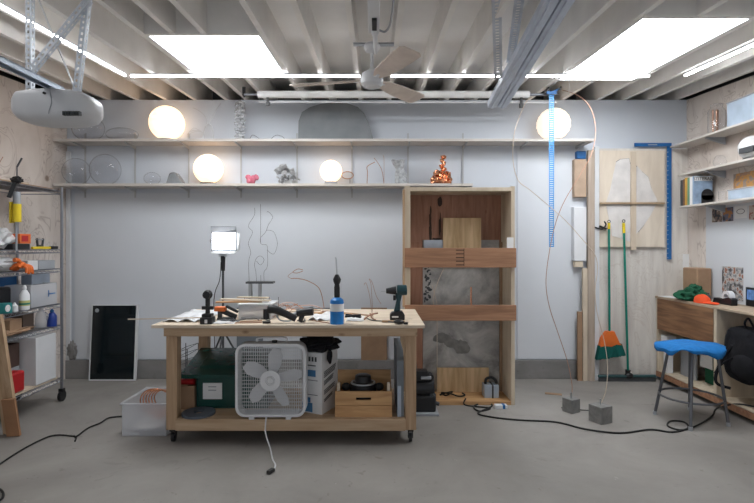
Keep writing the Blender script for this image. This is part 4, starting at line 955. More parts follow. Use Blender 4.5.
# shelf at 1.25
mb = MB().blob((-3.12, rp(6), 1.25 + .06), (.12, .2, .06), .4, 3, 2, 3, 1.251); one('white_cloth', mb, M_WHITE, 'folded white plastic wrap on the third wire rack shelf from the top', 'wrap')
t = T('work_glove', 'bright orange work glove draped over the third rack shelf edge', 'glove', (-3.0, rp(22), 1.251))
gl = MB(); gy = rp(22, -2.97)
gl.blob((-2.98, gy, 1.30), (.035, .055, .028), .3, 3, 1); 
gl.curve([(-2.98, gy, 1.31), (-2.97, gy - .05, 1.345), (-2.97, gy - .09, 1.345)], .017, 8)
for i, dy in enumerate((-.01, .014, .036, .055)): gl.curve([(-2.975, gy + dy * .6, 1.30), (-2.93, gy + dy, 1.285), (-2.925, gy + dy * 1.2, 1.235 - .01 * (i % 2))], .0125, 8, r1=.010)
t.add('hand', gl, M_ORANGE)
t.add('cuff', MB().blob((-3.02, gy - .02, 1.285), (.035, .05, .03), .3, 3, 4), M_ORANGE)
rbox('small_carton', 28, 38, -3.12, -2.98, 1.25, .085, M_WHITE, 'small white carton right of the orange glove on the rack', 'box')
rbox('grey_tray', 38.5, 55, -3.16, -2.98, 1.25, .08, M_GREYP, 'low grey tray at the right end of the third rack shelf', 'tray')
# strips hanging under third shelf
one('blue_folder', MB().box((-3.24, rp(14, -3.1), .921), (-3.22, rp(30, -3.1), 1.19)), M_BLUE, 'dark blue board standing behind the glue bottle on the rack', 'board', sm=False)
one('grey_level', MB().box((-3.2, rp(32, -3.1), 1.11), (-3.10, rp(50, -3.1), 1.21)), M_GALV, 'grey-blue metal block clipped beneath the third rack shelf above the bin', 'block', bev=.004)
# shelf at .92
t = T('bin_of_parts', 'translucent parts bin on the fourth wire rack shelf', 'bin', (-3.08, rp(44), .921))
t.add('tub', MB().openbox((-3.2, rp(31, -2.97), .922), (-2.97, rp(57, -2.97), 1.12), .005), M_CLEARP, bev=.004)
t.add('label_mark', MB().box((-2.9685, rp(48, -2.97), 1.02), (-2.967, rp(55, -2.97), 1.03)).box((-2.9685, rp(48, -2.97), 1.0), (-2.967, rp(48.8, -2.97), 1.06)), M_BLUE)
mb = MB().blob((-3.085, (rp(31, -2.97) + rp(57, -2.97)) / 2, .99), (.10, .16, .06), .5, 4, 3, 3, .929)
one('parts_pile', mb, M_GREYP, 'pile of grey odds and ends filling the translucent bin on the rack', 'parts', kind='stuff')
def bottle(px, x, z, h, r, m, cap, label, name='bottle'):
    y = rp(px, x); t = T(name, label, 'bottle', (x, y, z))
    t.add('body', MB().lathe((x, y, z + .001), [(r, 0), (r * 1.02, h * .1), (r, h * .6), (r * .5, h * .78), (r * .35, h * .8), (r * .35, h * .85), (0, h * .85)], 20), m)
    t.add('cap', MB().lathe((x, y, z + h * .84), [(r * .42, 0), (r * .4, h * .08), (r * .15, h * .16), (0, h * .16)], 16), cap)
    return t, y
b, y = bottle(24.5, -2.98, .92, .21, .038, M_WPAINT, M_WPAINT, 'white glue bottle with yellow-green label on the fourth rack shelf', 'glue_bottle')
b.add('paper_label', MB().lathe((-2.98, y, .955), [(.0395, 0), (.0395, .045)], 20), mat('label_yellow', (.5, .5, .2)))
b.add('label_band', MB().lathe((-2.98, y, .965), [(.040, 0), (.040, .014)], 20), M_GREENH)
t = T('tape_can', 'round teal-labelled white tin at the left end of the fourth rack shelf', 'tin', (-2.99, rp(4, -2.99), .921))
t.add('tin', MB().cyl((-2.99, rp(4, -2.99), .922), (-2.99, rp(4, -2.99), 1.0), .055, n=28), mat('teal', (.02, .22, .22)))
t.add('round_label', MB().lathe((-2.93, rp(4, -2.96), .965), [(0, 0), (.028, 0), (.028, .002)], 24, 'x').torus((-2.927, rp(4, -2.96), .965), .018, .003, 'x'), M_PAPER)
bottle(14.5, -2.98, .92, .075, .026, M_WPAINT, M_WPAINT, 'tiny white round jar between the teal tin and the glue bottle', 'small_jar')
rbox('dark_case', -4, 12, -3.26, -3.08, .92, .20, M_BLACK, 'large black case at the back left of the fourth rack shelf', 'case', .02)
# shelf at .72
b, y = bottle(52, -2.98, .72, .16, .04, mat('blue_bottle', (.01, .035, .22), .3), M_BLUE, 'dark blue bottle at the right end of the fifth rack shelf')
t = T('clear_jug', 'cloudy clear jug left of the dark blue bottle on the rack', 'jug', (-3.05, rp(41), .721))
t.add('body', MB().lathe((-3.05, rp(41), .721), [(.045, 0), (.05, .06), (.04, .12), (.02, .15), (.02, .17)], 20), M_CLEARP)
t.add('handle', MB().curve([(-3.01, rp(41), .86), (-2.985, rp(41), .83), (-3.0, rp(41), .78)], .006), M_CLEARP)
rbox('brown_box', 10, 22, -3.2, -3.0, .72, .13, M_CARD, 'small brown cardboard box on the fifth rack shelf, left one of two', 'box')
rbox('brown_box', 23, 34, -3.2, -3.04, .72, .15, mat('dark_card', (.10, .07, .055), .8), 'darker brown box on the fifth rack shelf beside the clear jug', 'box')
mb = MB().blob((-3.02, rp(8), .745), (.05, .22, .022), .6, 3, 5, 3, .722); one('rag', mb, M_CARD, 'crumpled brown rag along the front of the fifth rack shelf', 'rag')
# bottom shelf
one('shelf_plank', MB().box((-3.3, 3.6, .221), (-2.97, 4.68, .236)), M_PALE, 'pale plank lying on the lowest shelf of the wire rack', 'plank', sm=False)
rbox('white_cabinet_box', 36, 56, -3.34, -2.965, .2365, .42, M_WHITE, 'tall white box on the lowest rack shelf beside the right post', 'box')
t = T('storage_bin', 'grey storage bin filled with dark brown items on the lowest rack shelf', 'bin', (-3.1, rp(22), .237))
t.add('tub', MB().openbox((-3.3, rp(6, -3.1), .237), (-3.1, 4.36, .42), .006), M_GREYP, bev=.004)
t.add('upper_tub', MB().openbox((-3.3, rp(6, -3.1), .421), (-3.1, 4.36, .62), .006), mat('brown_bin', (.09, .055, .045), .5), bev=.004)
t = T('red_can', 'red plastic fuel can at the front of the lowest rack shelf', 'can', (-3.03, rp(17, -3), .237))
yy0, yy1 = rp(4, -2.98), rp(24.5, -2.98)
t.add('body', MB().box((-3.08, yy0, .237), (-2.975, yy1, .41)), M_RED, bev=.015)
t.add('cap', MB().cyl((-3.03, yy0 + .05, .405), (-3.03, yy0 + .05, .43), .02), M_BLACK)
t.add('spout', MB().cyl((-3.03, yy1 - .01, .28), (-3.03, yy1 + .02, .28), .012), M_STEEL)
# leaning board
t = T('leaning_board', 'pale wooden board leaning on the wire rack at the left picture edge', 'board', (-2.80, 3.88, 0))
t.add('board', MB().bar((X(12, 3.88), 3.88, .01), (X(-6, 3.72), 3.72, .95), .115, .03, (0, -1, 0)), M_PINE_Z, sm=False)
t.add('foot_block', MB().bar((X(14, 3.84), 3.84, .005), (X(8.5, 3.8), 3.80, .30), .10, .02, (0, -1, 0)), mat('rusty_wood', (.36, .19, .10), .8), label='orange-brown foot block')

# ================================================================= RIGHT SIDE OF THE BACK WALL
t = T('timber_strip', 'tall narrow timber strip standing beside the white upright right of the blue strap', 'timber', (X(590, 5.4), 5.42, 0))
t.add('strip', MB().box((X(587.5, 5.42), 5.40, 0), (X(594, 5.42), 5.438, Z(150, 5.4))), wood('grey_timber', (.36, .29, .23), (.48, .40, .33), (30, 30, 2)), sm=False)
one('timber_strip', MB().box((X(582.5, 5.42), 5.405, 0), (X(587, 5.42), 5.438, Z(268, 5.4))), M_PALE, 'shorter pale timber strip standing left of the tall one', 'timber', sm=False)
one('timber_strip', MB().box((X(577.5, 5.42), 5.41, 0), (X(582, 5.42), 5.438, Z(312, 5.4))), M_CARD, 'shortest dark timber strip at the left of the timber strips', 'timber', sm=False)
one('cardboard_sleeve', MB().box((X(574.5, 5.44), 5.44, Z(197, 5.44)), (X(586.5, 5.44), 5.505, Z(159, 5.44))), mat('tan_block', (.46, .34, .25), .8), 'tan cardboard block on the wall above the white box by the timber strips', 'block', bev=.003)
one('blue_tape', MB().box((X(577, 5.44), 5.44, Z(158.6, 5.44)), (X(586, 5.44), 5.50, Z(151, 5.44))), M_BLUE, 'small blue block on top of the tan cardboard block', 'block', bev=.003)
t = T('wall_box', 'tall white metal box on the wall left of the timber strips', 'wall box', (X(581, 5.44), 5.47, Z(262, 5.44)))
t.add('cover', MB().box((X(574, 5.43), 5.43, Z(261, 5.43)), (X(586.5, 5.43), 5.505, Z(207, 5.43))), M_WPAINT, bev=.004)
t.add('bottom_block', MB().box((X(575, 5.44), 5.44, Z(267, 5.44)), (X(583, 5.44), 5.5, Z(261.3, 5.44))), M_PALE)
# plywood template panel
t = T('template_panel', 'pale plywood panel with white cut-out shapes and a centre batten on the wall', 'panel', (X(633, 5.45), 5.47, Z(246, 5.45)))
d = 5.455
t.add('upper_board', MB().box((X(599.5, d), d, Z(202, d)), (X(664.5, d), d + .02, Z(150.5, d))), M_TEMPL, sm=False)
t.add('lower_board', MB().box((X(599.5, d), d, Z(247, d)), (X(664.5, d), d + .02, Z(204, d))), M_TEMPL, sm=False)
t.add('ledge', MB().box((X(599.5, d), d - .04, Z(204, d)), (X(663, d), d, Z(202.7, d))), M_PINE_X)
t.add('batten', MB().box((X(630.5, d), d - .016, Z(250, d)), (X(635.5, d), d, Z(152, d))), M_PALE)
def shp(pts, e=.006): return MB().prism([(X(a, d), Z(b, d)) for a, b in pts], 'y', d - e, d - .0005)
t.add('cutout', shp([(616, 162), (620, 159.5), (629, 158.5), (630, 165), (630, 202), (606, 202), (610, 190), (613, 175)]), mat('cutout_white', (.66, .63, .61), .7), sm=False, label='white cut-out shape')
t.add('cutout', shp([(637, 166), (642, 172), (648, 177), (651, 188), (656, 198), (657.5, 202), (636, 202), (636, 168)]), mat('cutout_white', (.66, .63, .61), .7), sm=False, label='white cut-out shape')
t.add('cutout', shp([(606, 204.5), (630, 204.5), (630, 242), (620, 238), (612, 236), (609, 220)]), mat('cutout_white', (.66, .63, .61), .7), sm=False, label='white cut-out shape')
t.add('cutout', shp([(636, 204.5), (656, 204.5), (650, 216), (643, 226), (636, 234)]), mat('cutout_white', (.66, .63, .61), .7), sm=False, label='white cut-out shape')
jg = MB(); jg.tube([(X(a, d), d - .003, Z(b, d)) for a, b in ((616, 162), (620, 159.5), (629, 158.5), (630, 164))], .0035, 5); jg.tube([(X(a, d), d - .003, Z(b, d)) for a, b in ((635, 165), (642, 172), (648, 177), (651, 188), (657, 202), (652, 212), (643, 226), (638, 232))], .003, 5)
t.add('cut_line', jg, M_DARK)
# drywall T-square
t = T('t_square', 'blue drywall T-square hanging on the plywood wall right of the template panel', 'T-square', (X(669, 5.46), 5.46, Z(262, 5.46)))
t.add('blade', MB().box((X(667.5, d), d + .008, Z(259.5, d)), (X(672, d), d + .014, Z(146, d))), M_BLUE)
t.add('head', MB().box((X(634.5, d), d - .003, Z(146.5, d)), (X(671.5, d), d + .0075, Z(143, d))), M_BLUE)
tk = MB()
for i in range(24): tk.box((X(667.5, d), d + .0068, Z(258 - i * 4.6, d)), (X(668.7, d), d + .0079, Z(257.6 - i * 4.6, d)))
t.add('tick_marks', tk, M_PAPER, sm=False)
t.add('grey_mark', MB().box((X(648, d), d - .0042, Z(145.3, d)), (X(657, d), d - .003, Z(144.2, d))), M_GREYP)
# hooks and brooms
one('wall_hook', MB().curve([(X(596, 5.4), 5.44, Z(227, 5.4)), (X(602, 5.4), 5.40, Z(229, 5.4)), (X(605, 5.4), 5.38, Z(225, 5.4)), (X(603, 5.4), 5.37, Z(221.5, 5.4))], .008).bar((X(600, 5.42), 5.43, Z(226, 5.42)), (X(607, 5.42), 5.43, Z(229, 5.42)), .03, .014), M_BLACK, 'black curved tool hook left of the broom tops', 'hook')
d = 5.40
t = T('broom', 'broom with green handle and orange and dark green bristles on the plywood wall', 'broom', (X(609, d), d, Z(360, d)))
t.add('handle', MB().cyl((X(609.5, d), d, Z(331, d)), (X(609, d), d, Z(229, d)), .0115), M_GREENH)
t.add('grip_tip', MB().cyl((X(609, d), d, Z(229, d)), (X(609, d), d, Z(223, d)), .0145), M_YELLOW)
t.add('hanging_loop', MB().torus((X(609, d), d, Z(221.5, d)), .014, .004, 'y'), M_BLACK)
br = MB().prism([(X(a, d), Z(b, d)) for a, b in ((606, 331), (613, 331), (618.5, 343), (620.5, 344.5), (615, 344), (610, 346), (603, 345.5), (599, 346.5), (601, 338))], 'y', d - .035, d + .03)
t.add('bristle_shoulder', br, M_ORANGE)
bb = MB(); random.seed(2)
A_ = [(X(599.2, d), Z(345.5, d)), (X(620.2, d), Z(343.5, d))]; B_ = [(X(596.5, d), Z(359.5, d)), (X(623.5, d), Z(355, d))]
for i in range(27):
    u = i / 26
    for jy in (-.025, -.008, .01, .025):
        x0_ = A_[0][0] + (A_[1][0] - A_[0][0]) * u; z0_ = A_[0][1] + (A_[1][1] - A_[0][1]) * u; x1_ = B_[0][0] + (B_[1][0] - B_[0][0]) * u; z1_ = B_[0][1] + (B_[1][1] - B_[0][1]) * u
        bb.bar((x0_, d + jy, z0_), (x1_ + random.uniform(-.004, .004), d + jy * 1.3, z1_ + random.uniform(-.006, .006)), .010, .012, (0, 1, 0))
t.add('bristles', bb, mat('bristle_green', (.0, .10, .085), .7), sm=False)
t = T('push_squeegee', 'wide floor squeegee with green handle standing against the plywood wall', 'squeegee', (X(626, d), d, 0))
t.add('handle', MB().cyl((X(628, d), d, .10), (X(625, d), d + .02, Z(233, d)), .0115), M_GREENH)
t.add('grip_tip', MB().cyl((X(625, d), d + .02, Z(233, d)), (X(624.6, d), d + .02, Z(223, d)), .0145), M_YELLOW)
t.add('hanging_loop', MB().torus((X(624.6, d), d + .02, Z(221, d)), .015, .004, 'y'), M_BLACK)
t.add('socket', MB().cyl((X(628, d), d, .04), (X(628, d), d, .12), .022, .028).blob((X(628.5, d), d - .01, .06), (.05, .03, .035)), M_BLACK)
t.add('blade_holder', MB().box((X(597.5, d), d - .03, .045), (X(655, d), d + .0, .07)), mat('squeegee_teal', (.03, .08, .085), .5), bev=.006)
t.add('rubber_blade', MB().box((X(598, d), d - .02, .001), (X(655, d), d - .008, .045)), M_DARK)

# ================================================================= CONCRETE CUBES WITH TALL RODS
def cube_rod(name, label, px0, px1, dfr, h, yaw, pts, pd, m):
    x0, x1 = X(px0, dfr), X(px1, dfr); s_ = (x1 - x0) * .76; cx, cy = (x0 + x1) / 2, dfr + s_ / 2
    t = T(name, label, 'sculpture', (cx, cy, 0), 'tall wire sculptures on concrete cubes')
    t.add('concrete_cube', MB().box((cx - s_ / 2, cy - s_ / 2, 0), (cx + s_ / 2, cy + s_ / 2, h)).rot(yaw, 'Z', (cx, cy, 0)), M_CUBE, bev=.004)
    t.add('socket', MB().cyl((cx, cy, h), (cx, cy, h + .05), .006), M_STEEL)
    P = [(cx, cy, h)]; n = len(pts)
    for i, (a, b) in enumerate(pts): dd = cy + (pd - cy) * (i + 1) / n; P.append((X(a, dd), dd, Z(b, dd)))
    t.add('rod', MB().curve(P, .0032, 6, 5), m)
    return t
cube_rod('wire_sculpture', 'tall thin wire from the smaller concrete cube, arcing out to the right', 565.5, 581.5, 4.36, .12, .5,
         [(572, 385), (567, 360), (557, 330), (549, 305), (546, 280), (550, 248), (556, 222), (565, 200), (580, 175), (591, 155), (595.5, 135), (594, 118), (588, 104), (577, 95), (562, 90)], 4.95, M_COPW)
cube_rod('wire_sculpture', 'tall thin wire from the larger concrete cube, bowing left near the ceiling', 593.5, 614.5, 4.10, .14, .45,
         [(606, 390), (607.5, 365), (604, 340), (597, 312), (595, 290), (597.5, 270), (595, 255), (583, 240), (565, 220), (548, 205), (530, 190), (518, 180), (513, 160), (514, 135), (519, 118), (526, 102), (532, 97)], 4.92, M_BRASS)
one('ball_ended_wire', MB().blob((X(612, 4.25), 4.36, .155 - .13), (.022, .022, .022)).curve([(X(608, 4.2), 4.36, .01), (X(602, 4.2), 4.42, .006), (X(592, 4.2), 4.44, .006), (X(570, 4.3), 4.5, .006)], .004), M_BLACK, 'black ball-ended wire lying on the floor behind the larger concrete cube', 'wire')
one('thin_string', MB().curve([(X(563, 4.3), 4.3, ceil_z(4.3)), (X(561, 4.35), 4.35, 2.93), (X(556, 4.6), 4.9, 2.965)], .002).curve([(X(567, 4.3), 4.3, ceil_z(4.3)), (X(572, 4.35), 4.4, 2.95), (X(577, 4.6), 4.8, 2.93)], .002), M_WHITE, 'thin white cord running from a joist to the right end of the backdrop pole', 'cord')

# ================================================================= STOOL
sx, sy = 2.64, 4.2
t = T('stool', 'round metal stool with grey legs and a blue cloth cover', 'stool', (sx, sy, 0))
zs_ = .60
feet = [(2.43, 4.34), (2.50, 3.96), (2.87, 4.06), (2.80, 4.45)]
tops = [(2.53, 4.27), (2.57, 4.08), (2.76, 4.13), (2.72, 4.31)]
tops = [(X(669, 4.28), 4.28), (X(692, 4.09), 4.09), (X(717, 4.13), 4.13), (X(690, 4.33), 4.33)]
for i in range(4):
    f, q = feet[i], tops[i]
    l = t.add('leg', MB().cyl((f[0], f[1], .012), (q[0], q[1], zs_), .0125, .0115), M_LEGS)
    t.add('foot_cap', MB().cyl((f[0], f[1], 0), (f[0], f[1], .03), .016), M_GREYP, parent=l)
rz = .20; u = rz / zs_
rp_ = [(f[0] + (q[0] - f[0]) * u, f[1] + (q[1] - f[1]) * u) for f, q in zip(feet, tops)]
cxr = sum(p[0] for p in rp_) / 4; cyr = sum(p[1] for p in rp_) / 4
t.add('foot_ring', MB().torus((cxr, cyr, rz), sum(math.hypot(p[0] - cxr, p[1] - cyr) for p in rp_) / 4, .009), M_LEGS)
t.add('seat', MB().lathe((2.655, 4.2, zs_), [(.15, 0), (.175, .005), (.175, .02), (0, .02)], 32), M_STEEL)
cl = MB(); n = 44; m_ = 12; rows = []
for j in range(m_ + 1):
    row = []
    for k in range(n):
        a = 2 * PI * k / n; u = j / m_
        R = .255 * min(1, u / .8) + .012 * math.sin(5 * a + 1) * u + .02 * noise.noise(Vector((math.cos(a) * 2, math.sin(a) * 2, 1))) * u
        z = zs_ + .040 + .016 * math.cos(u * 2) - (.0 if u < .66 else (u - .66) * (.13 + .07 * math.sin(4 * a + .6) + .04 * math.sin(9 * a))) + .008 * noise.noise(Vector((u * 3 * math.cos(a), u * 3 * math.sin(a), 0)))
        row.append(cl.bm.verts.new((2.655 + R * math.cos(a) * 1.06, 4.2 + R * math.sin(a) * .85, z)))
    rows.append(row)
for A, B in zip(rows[1:], rows[2:]):
    for k in range(n): cl.bm.faces.new((A[k], A[(k + 1) % n], B[(k + 1) % n], B[k]))
c0 = cl.bm.verts.new((2.655, 4.2, zs_ + .056))
for v in rows[0]: cl.bm.verts.remove(v)
for k in range(n): cl.bm.faces.new((c0, rows[1][k], rows[1][(k + 1) % n]))
one('seat_cloth', cl, M_BLUEC, 'bright blue fabric draped over the stool top', 'cloth', solid=.012)

# ================================================================= DESK
t = T('desk', 'long plywood desk along the right wall with a brown walnut front section', 'desk', (3.25, 4.3, 0))
DX, DT = 3.07, .914
t.add('worktop', MB().box((DX, 2.9, DT - .022), (3.425, 5.48, DT)), wood('desk_top', (.36, .27, .19), (.50, .39, .28), (22, 2.5, 22)), bev=.003)
t.add('end_panel', MB().box((DX + .005, 5.44, .06), (3.42, 5.46, DT - .022)), M_BIRCH)
t.add('divider', MB().box((DX + .005, 4.50, .10), (3.42, 4.54, DT - .022)), M_BIRCH)
t.add('divider', MB().box((DX + .005, 3.3, .10), (3.42, 3.34, DT - .022)), M_BIRCH)
dr = t.add('drawer_front', MB().box((DX, 4.545, Z(336, 5.0) - .0), (DX + .018, 5.438, DT - .024)), M_WALNUT, label='brown walnut drawer front')
t.add('drawer_bottom', MB().box((DX + .02, 4.545, Z(336, 5)), (3.42, 5.438, Z(336, 5) + .015)), M_BIRCH)
t.add('bottom_board', MB().box((DX + .005, 2.95, .085), (3.42, 5.44, .10)), M_BIRCH)
t.add('kick_rail', MB().box((DX, 2.95, .045), (DX + .02, 5.46, .10)), M_RED_X)
t.add('foot', MB().box((DX + .05, 5.3, 0), (3.40, 5.42, .084)), M_DARK); t.add('foot', MB().box((DX + .05, 3.2, 0), (3.40, 3.32, .084)), M_DARK)
def dp(px, x): return x * F / (px - 375)
# under-desk things
one('framed_board', MB().box((3.30, dp(695, 3.2), .101), (3.315, dp(716, 3.2), .50)).rot(0, 'Z', (0, 0, 0)), M_GREENC, 'dark green board standing under the desk behind the stool', 'board', sm=False)
one('white_sheet', MB().box((3.285, dp(700, 3.285), .25), (3.297, dp(712, 3.285), .46)), M_PAPER, 'white sheet propped on the green board under the desk', 'sheet', sm=False)
one('grey_folder', MB().box((3.24, 5.05, .101), (3.255, 5.30, .48)), M_GREYP, 'grey folder standing under the desk near its far end', 'folder', sm=False)
one('white_block', MB().box((3.10, 5.31, .38), (3.20, 5.425, .50)).box((3.12, 5.33, .101), (3.18, 5.41, .38)), M_WPAINT, 'small white lamp-like block under the far end of the desk', 'block', bev=.004)
# backpack
t = T('backpack', 'black backpack hanging under the desk behind the stool', 'backpack', (3.19, 4.2, .16))
bp = MB().blob((0, 0, 0), (1, 1, 1), 0, 2, 4, 4)
for v in bp.bm.verts:
    e = .45; q = [math.copysign(abs(k) ** e, k) for k in v.co]; tp = 1 - .15 * max(0, q[2])
    v.co = Vector((3.18 + q[0] * .09, 4.26 + q[1] * .22 * tp, .53 + q[2] * .235)) + Vector((1, 1, .5)) * .02 * noise.noise(v.co * 3)
M_ = bp
for v in bp.bm.verts:
    pass
t.add('main_bag', bp, M_CLOTHB)
t.add('front_pocket', MB().blob((3.10, 4.2, .44), (.04, .15, .11), .15, 2, 7, 3), M_CLOTHB)
t.add('grab_loop', MB().curve([(3.16, 4.24, .74), (3.15, 4.26, .80), (3.15, 4.22, .85), (3.15, 4.17, .80), (3.16, 4.15, .75)], .009), M_CLOTHB)
t.add('strap', MB().curve([(3.10, 4.34, .60), (3.04, 4.42, .40), (3.03, 4.44, .25), (3.10, 4.36, .22)], .014, 6), M_CLOTHB)
t.add('strap', MB().curve([(3.08, 4.30, .50), (3.05, 4.40, .42), (3.03, 4.46, .33)], .009, 6), M_CLOTHB)
# on the desk
one('paper_sheet', MB().box((3.08, 5.15, DT + .001), (3.22, 5.42, DT + .006)).rot(.2, 'Z', (3.15, 5.3, 0)), M_PAPER, 'white papers at the far end of the desk beside the green cloth', 'paper', sm=False)
one('cardboard_box', MB().box((3.26, 5.06, DT + .001), (3.41, 5.30, 1.235)), M_CARD, 'brown cardboard box standing at the back corner of the desk', 'box', bev=.012)
one('wall_paper_note', MB().box((X(683, 5.48), 5.478, Z(270, 5.48)), (X(696, 5.48), 5.486, Z(254, 5.48))), M_PAPER, 'white sheet pinned on the plywood wall above the cardboard box', 'paper', sm=False)
mb = MB().blob((3.17, 5.02, DT + .045), (.11, .17, .07), .55, 2.2, 3, 4, DT + .002).blob((3.2, 5.0, DT + .10), (.07, .08, .06), .5, 3, 9, 3, DT + .01)
one('green_cloth', mb, M_GREENC, 'heap of dark green cloth on the desk in front of the cardboard box', 'cloth')
t = T('cap', 'bright orange-red cap lying on the desk in front of the green cloth', 'cap', (3.13, 4.76, DT))
t.add('crown', MB().blob((3.14, 4.80, DT + .002), (.06, .09, .085), .15, 2, 4, 3, DT + .002), mat('cap_orange', (.80, .085, .02), .8))
t.add('brim', MB().blob((3.15, 4.69, DT + .012), (.055, .09, .012), .1, 2, 4, 3, DT + .002), MATS['cap_orange'])
t = T('tape_dispenser', 'black tape dispenser holding a white tape roll on the desk', 'tape dispenser', (3.28, 4.66, DT))
t.add('body', MB().prism([(4.56, DT + .001), (4.82, DT + .001), (4.80, DT + .055), (4.70, DT + .05), (4.60, DT + .075), (4.56, DT + .06)], 'x', 3.25, 3.31), M_BLACK, bev=.006)
t.add('tape_roll', MB().lathe((3.255, 4.64, DT + .075), [(.03, 0), (.055, 0), (.055, .05), (.03, .05), (.03, 0)], 28, 'x'), M_WPAINT)
one('small_bottle', MB().lathe((3.24, 4.86, DT + .001), [(.02, 0), (.02, .06), (.01, .075), (.01, .09), (0, .09)], 16), M_DARK, 'small dark bottle between the cap and the tape dispenser', 'bottle')
# pictures pinned to the right wall: printed photographs as blotchy procedural prints
def blotch(name, cols, scale=6):
    m, n, l, p = nodes(name); tc = n.new('ShaderNodeTexCoord'); v = n.new('ShaderNodeTexNoise'); v.inputs['Scale'].default_value = scale; v.inputs['Detail'].default_value = 4
    l.new(tc.outputs['Object'], v.inputs['Vector']); r = n.new('ShaderNodeValToRGB'); r.color_ramp.interpolation = 'CONSTANT'
    for i, c in enumerate(cols):
        e = r.color_ramp.elements[i] if i < 2 else r.color_ramp.elements.new(.5)
        e.color = list(c) + [1]; e.position = .35 + .3 * i / len(cols) if i else 0
    l.new(v.outputs['Fac'], r.inputs['Fac']); l.new(r.outputs['Color'], p.inputs['Base Color']); return m
def wallpic(name, px0, px1, z0, z1, m, label, cat='picture', x=3.425):
    return one(name, MB().box((x, dp(px1, x), z0), (x + .0031, dp(px0, x), z1)), m, label, cat, sm=False)
wallpic('photo_print', 722, 743, DT + .03, 1.26, blotch('print_a', [(.08, .07, .07), (.25, .26, .28), (.5, .48, .46), (.3, .12, .08)], 18), 'tall colour photo print on the white wall above the tape dispenser')
t = T('picture_frame', 'small black framed blue picture on the desk at the right picture edge', 'picture', (3.4, 4.45, DT))
t.add('frame', MB().box((3.40, 4.33, DT + .001), (3.42, 4.585, DT + .17)), M_BLACK); t.add('print', MB().box((3.3985, 4.345, DT + .06), (3.3998, 4.57, DT + .15)), mat('print_blue', (.12, .25, .55), scale=20, var=.5))
wallpic('photo_print', 712, 722, 1.70, 1.835, blotch('print_b', [(.03, .03, .04), (.18, .12, .1), (.4, .35, .3)], 22), 'dark photo print under the lower right shelf, leftmost of the row')
wallpic('photo_print', 722.5, 733, 1.70, 1.835, blotch('print_c', [(.35, .15, .05), (.12, .12, .18), (.04, .04, .05)], 16), 'orange and dark photo print under the lower right shelf, second of the row')
t = T('eyeglass_drawing', 'small white card with a line drawing under the lower right shelf', 'drawing', (3.42, 4.7, 1.72))
t.add('card', MB().box((3.425, dp(747, 3.425), 1.72), (3.4282, dp(734.5, 3.425), 1.835)), M_PAPER, sm=False)
dm = (dp(747, 3.425) + dp(734.5, 3.425)) / 2
t.add('drawn_line', MB().torus((3.4245, dm, 1.785), .05, .0022, 'x', sq=(1, .45)), M_DARK); 
wallpic('photo_print', 749, 756, 1.70, 1.83, blotch('print_d', [(.5, .4, .35), (.3, .1, .08)], 15), 'pinkish photo print under the lower right shelf at the picture edge')

# ================================================================= RIGHT SHELVES
RS = {'top': (2.525, 5.44), 'middle': (2.197, 5.3), 'lower': (1.86, 5.27)}
for k, (z, ye) in RS.items():
    t = T('side_shelf', {'top': 'topmost white shelf on the right wall, holding the clear tub', 'middle': 'middle white shelf on the right wall, holding the white globe', 'lower': 'lowest white shelf on the right wall, holding the books'}[k], 'shelf', (3.33, 4.3, z), 'white shelves on the right wall')
    t.add('board', MB().box((3.21, 2.9, z), (3.43, ye, z + .02)), M_SHELF, bev=.002)
    for y in (4.9, 4.05): t.add('bracket', MB().prism([(3.43, z), (3.24, z), (3.24, z - .012), (3.43, z - .07)], 'y', y - .012, y + .012), M_GREYP, sm=False)
zt_, zm, zl = 2.545, 2.217, 1.88
books = [(5.225, .035, .27, M_DARK, 'dark grey spined book at the far end of the row on the lower right shelf'), (5.188, .03, .275, mat('book_brown', (.16, .09, .06)), 'dark brown book on the lower right shelf, second from the far end'),
         (5.15, .035, .285, mat('book_ochre', (.55, .31, .06)), 'ochre yellow book on the lower right shelf'), (5.108, .035, .28, mat('book_green', (.14, .28, .17)), 'green book on the lower right shelf, between ochre and white ones'), (5.065, .04, .28, M_PAPER, 'white book on the lower right shelf behind the magazine')]
for y, w_, h, m, lab in books:
    t = T('book', lab, 'book', (3.31, y, zl), 'books on the lower right shelf')
    t.add('cover', MB().box((3.212, y, zl + .001), (3.40, y + w_, zl + h)), m, bev=.002)
    t.add('pages', MB().box((3.216, y + .003, zl + h), (3.397, y + w_ - .003, zl + h + .0015)), M_PAPER)
t = T('magazine', 'blue-grey magazine with a black round picture in front of the books', 'magazine', (3.31, 5.0, zl))
t.add('cover', MB().box((3.212, 5.035, zl + .001), (3.40, 5.06, zl + .285)), mat('mag_cover', (.28, .38, .52), .35, var=.25, scale=12), bev=.002)
t.add('black_disc', MB().lathe((3.345, 5.030, zl + .095), [(0, 0), (.06, 0), (.06, .004)], 30, 'y').box((3.285, 5.030, zl + .005), (3.40, 5.034, zl + .09)), M_BLACK)
t.add('title_band', MB().box((3.213, 5.0338, zl + .236), (3.399, 5.0349, zl + .28)), M_PAPER)
text('STITERAN', .046, (3.307, 5.0335, zl + .242), (PI / 2, 0, 0), M_BLACK, t.o, 'title_lettering', t.loc)
def tub(name, px0, px1, z, h, label, x=3.24, xb=3.41, m=M_CLEARP, lid=None):
    t = T(name, label, 'tub', ((x + xb) / 2, (dp(px0, x) + dp(px1, x)) / 2, z)); y1, y0 = dp(px0, x), dp(px1, x)
    t.add('tub', MB().openbox((x, y0, z + .001), (xb, y1, z + h), .005), m, bev=.004)
    t.add('lid', MB().box((x - .006, y0 - .006, z + h), (xb + .006, y1 + .006, z + h + .012)), lid or M_CLEARP, bev=.003)
    return t
M_BTUB = mat('blue_tint_plastic', (.50, .60, .72), .3, alpha=.75)
tub('clear_tub', 728, 762, zl, .085, 'small clear blue tub on the lower right shelf right of the books', m=M_BTUB)
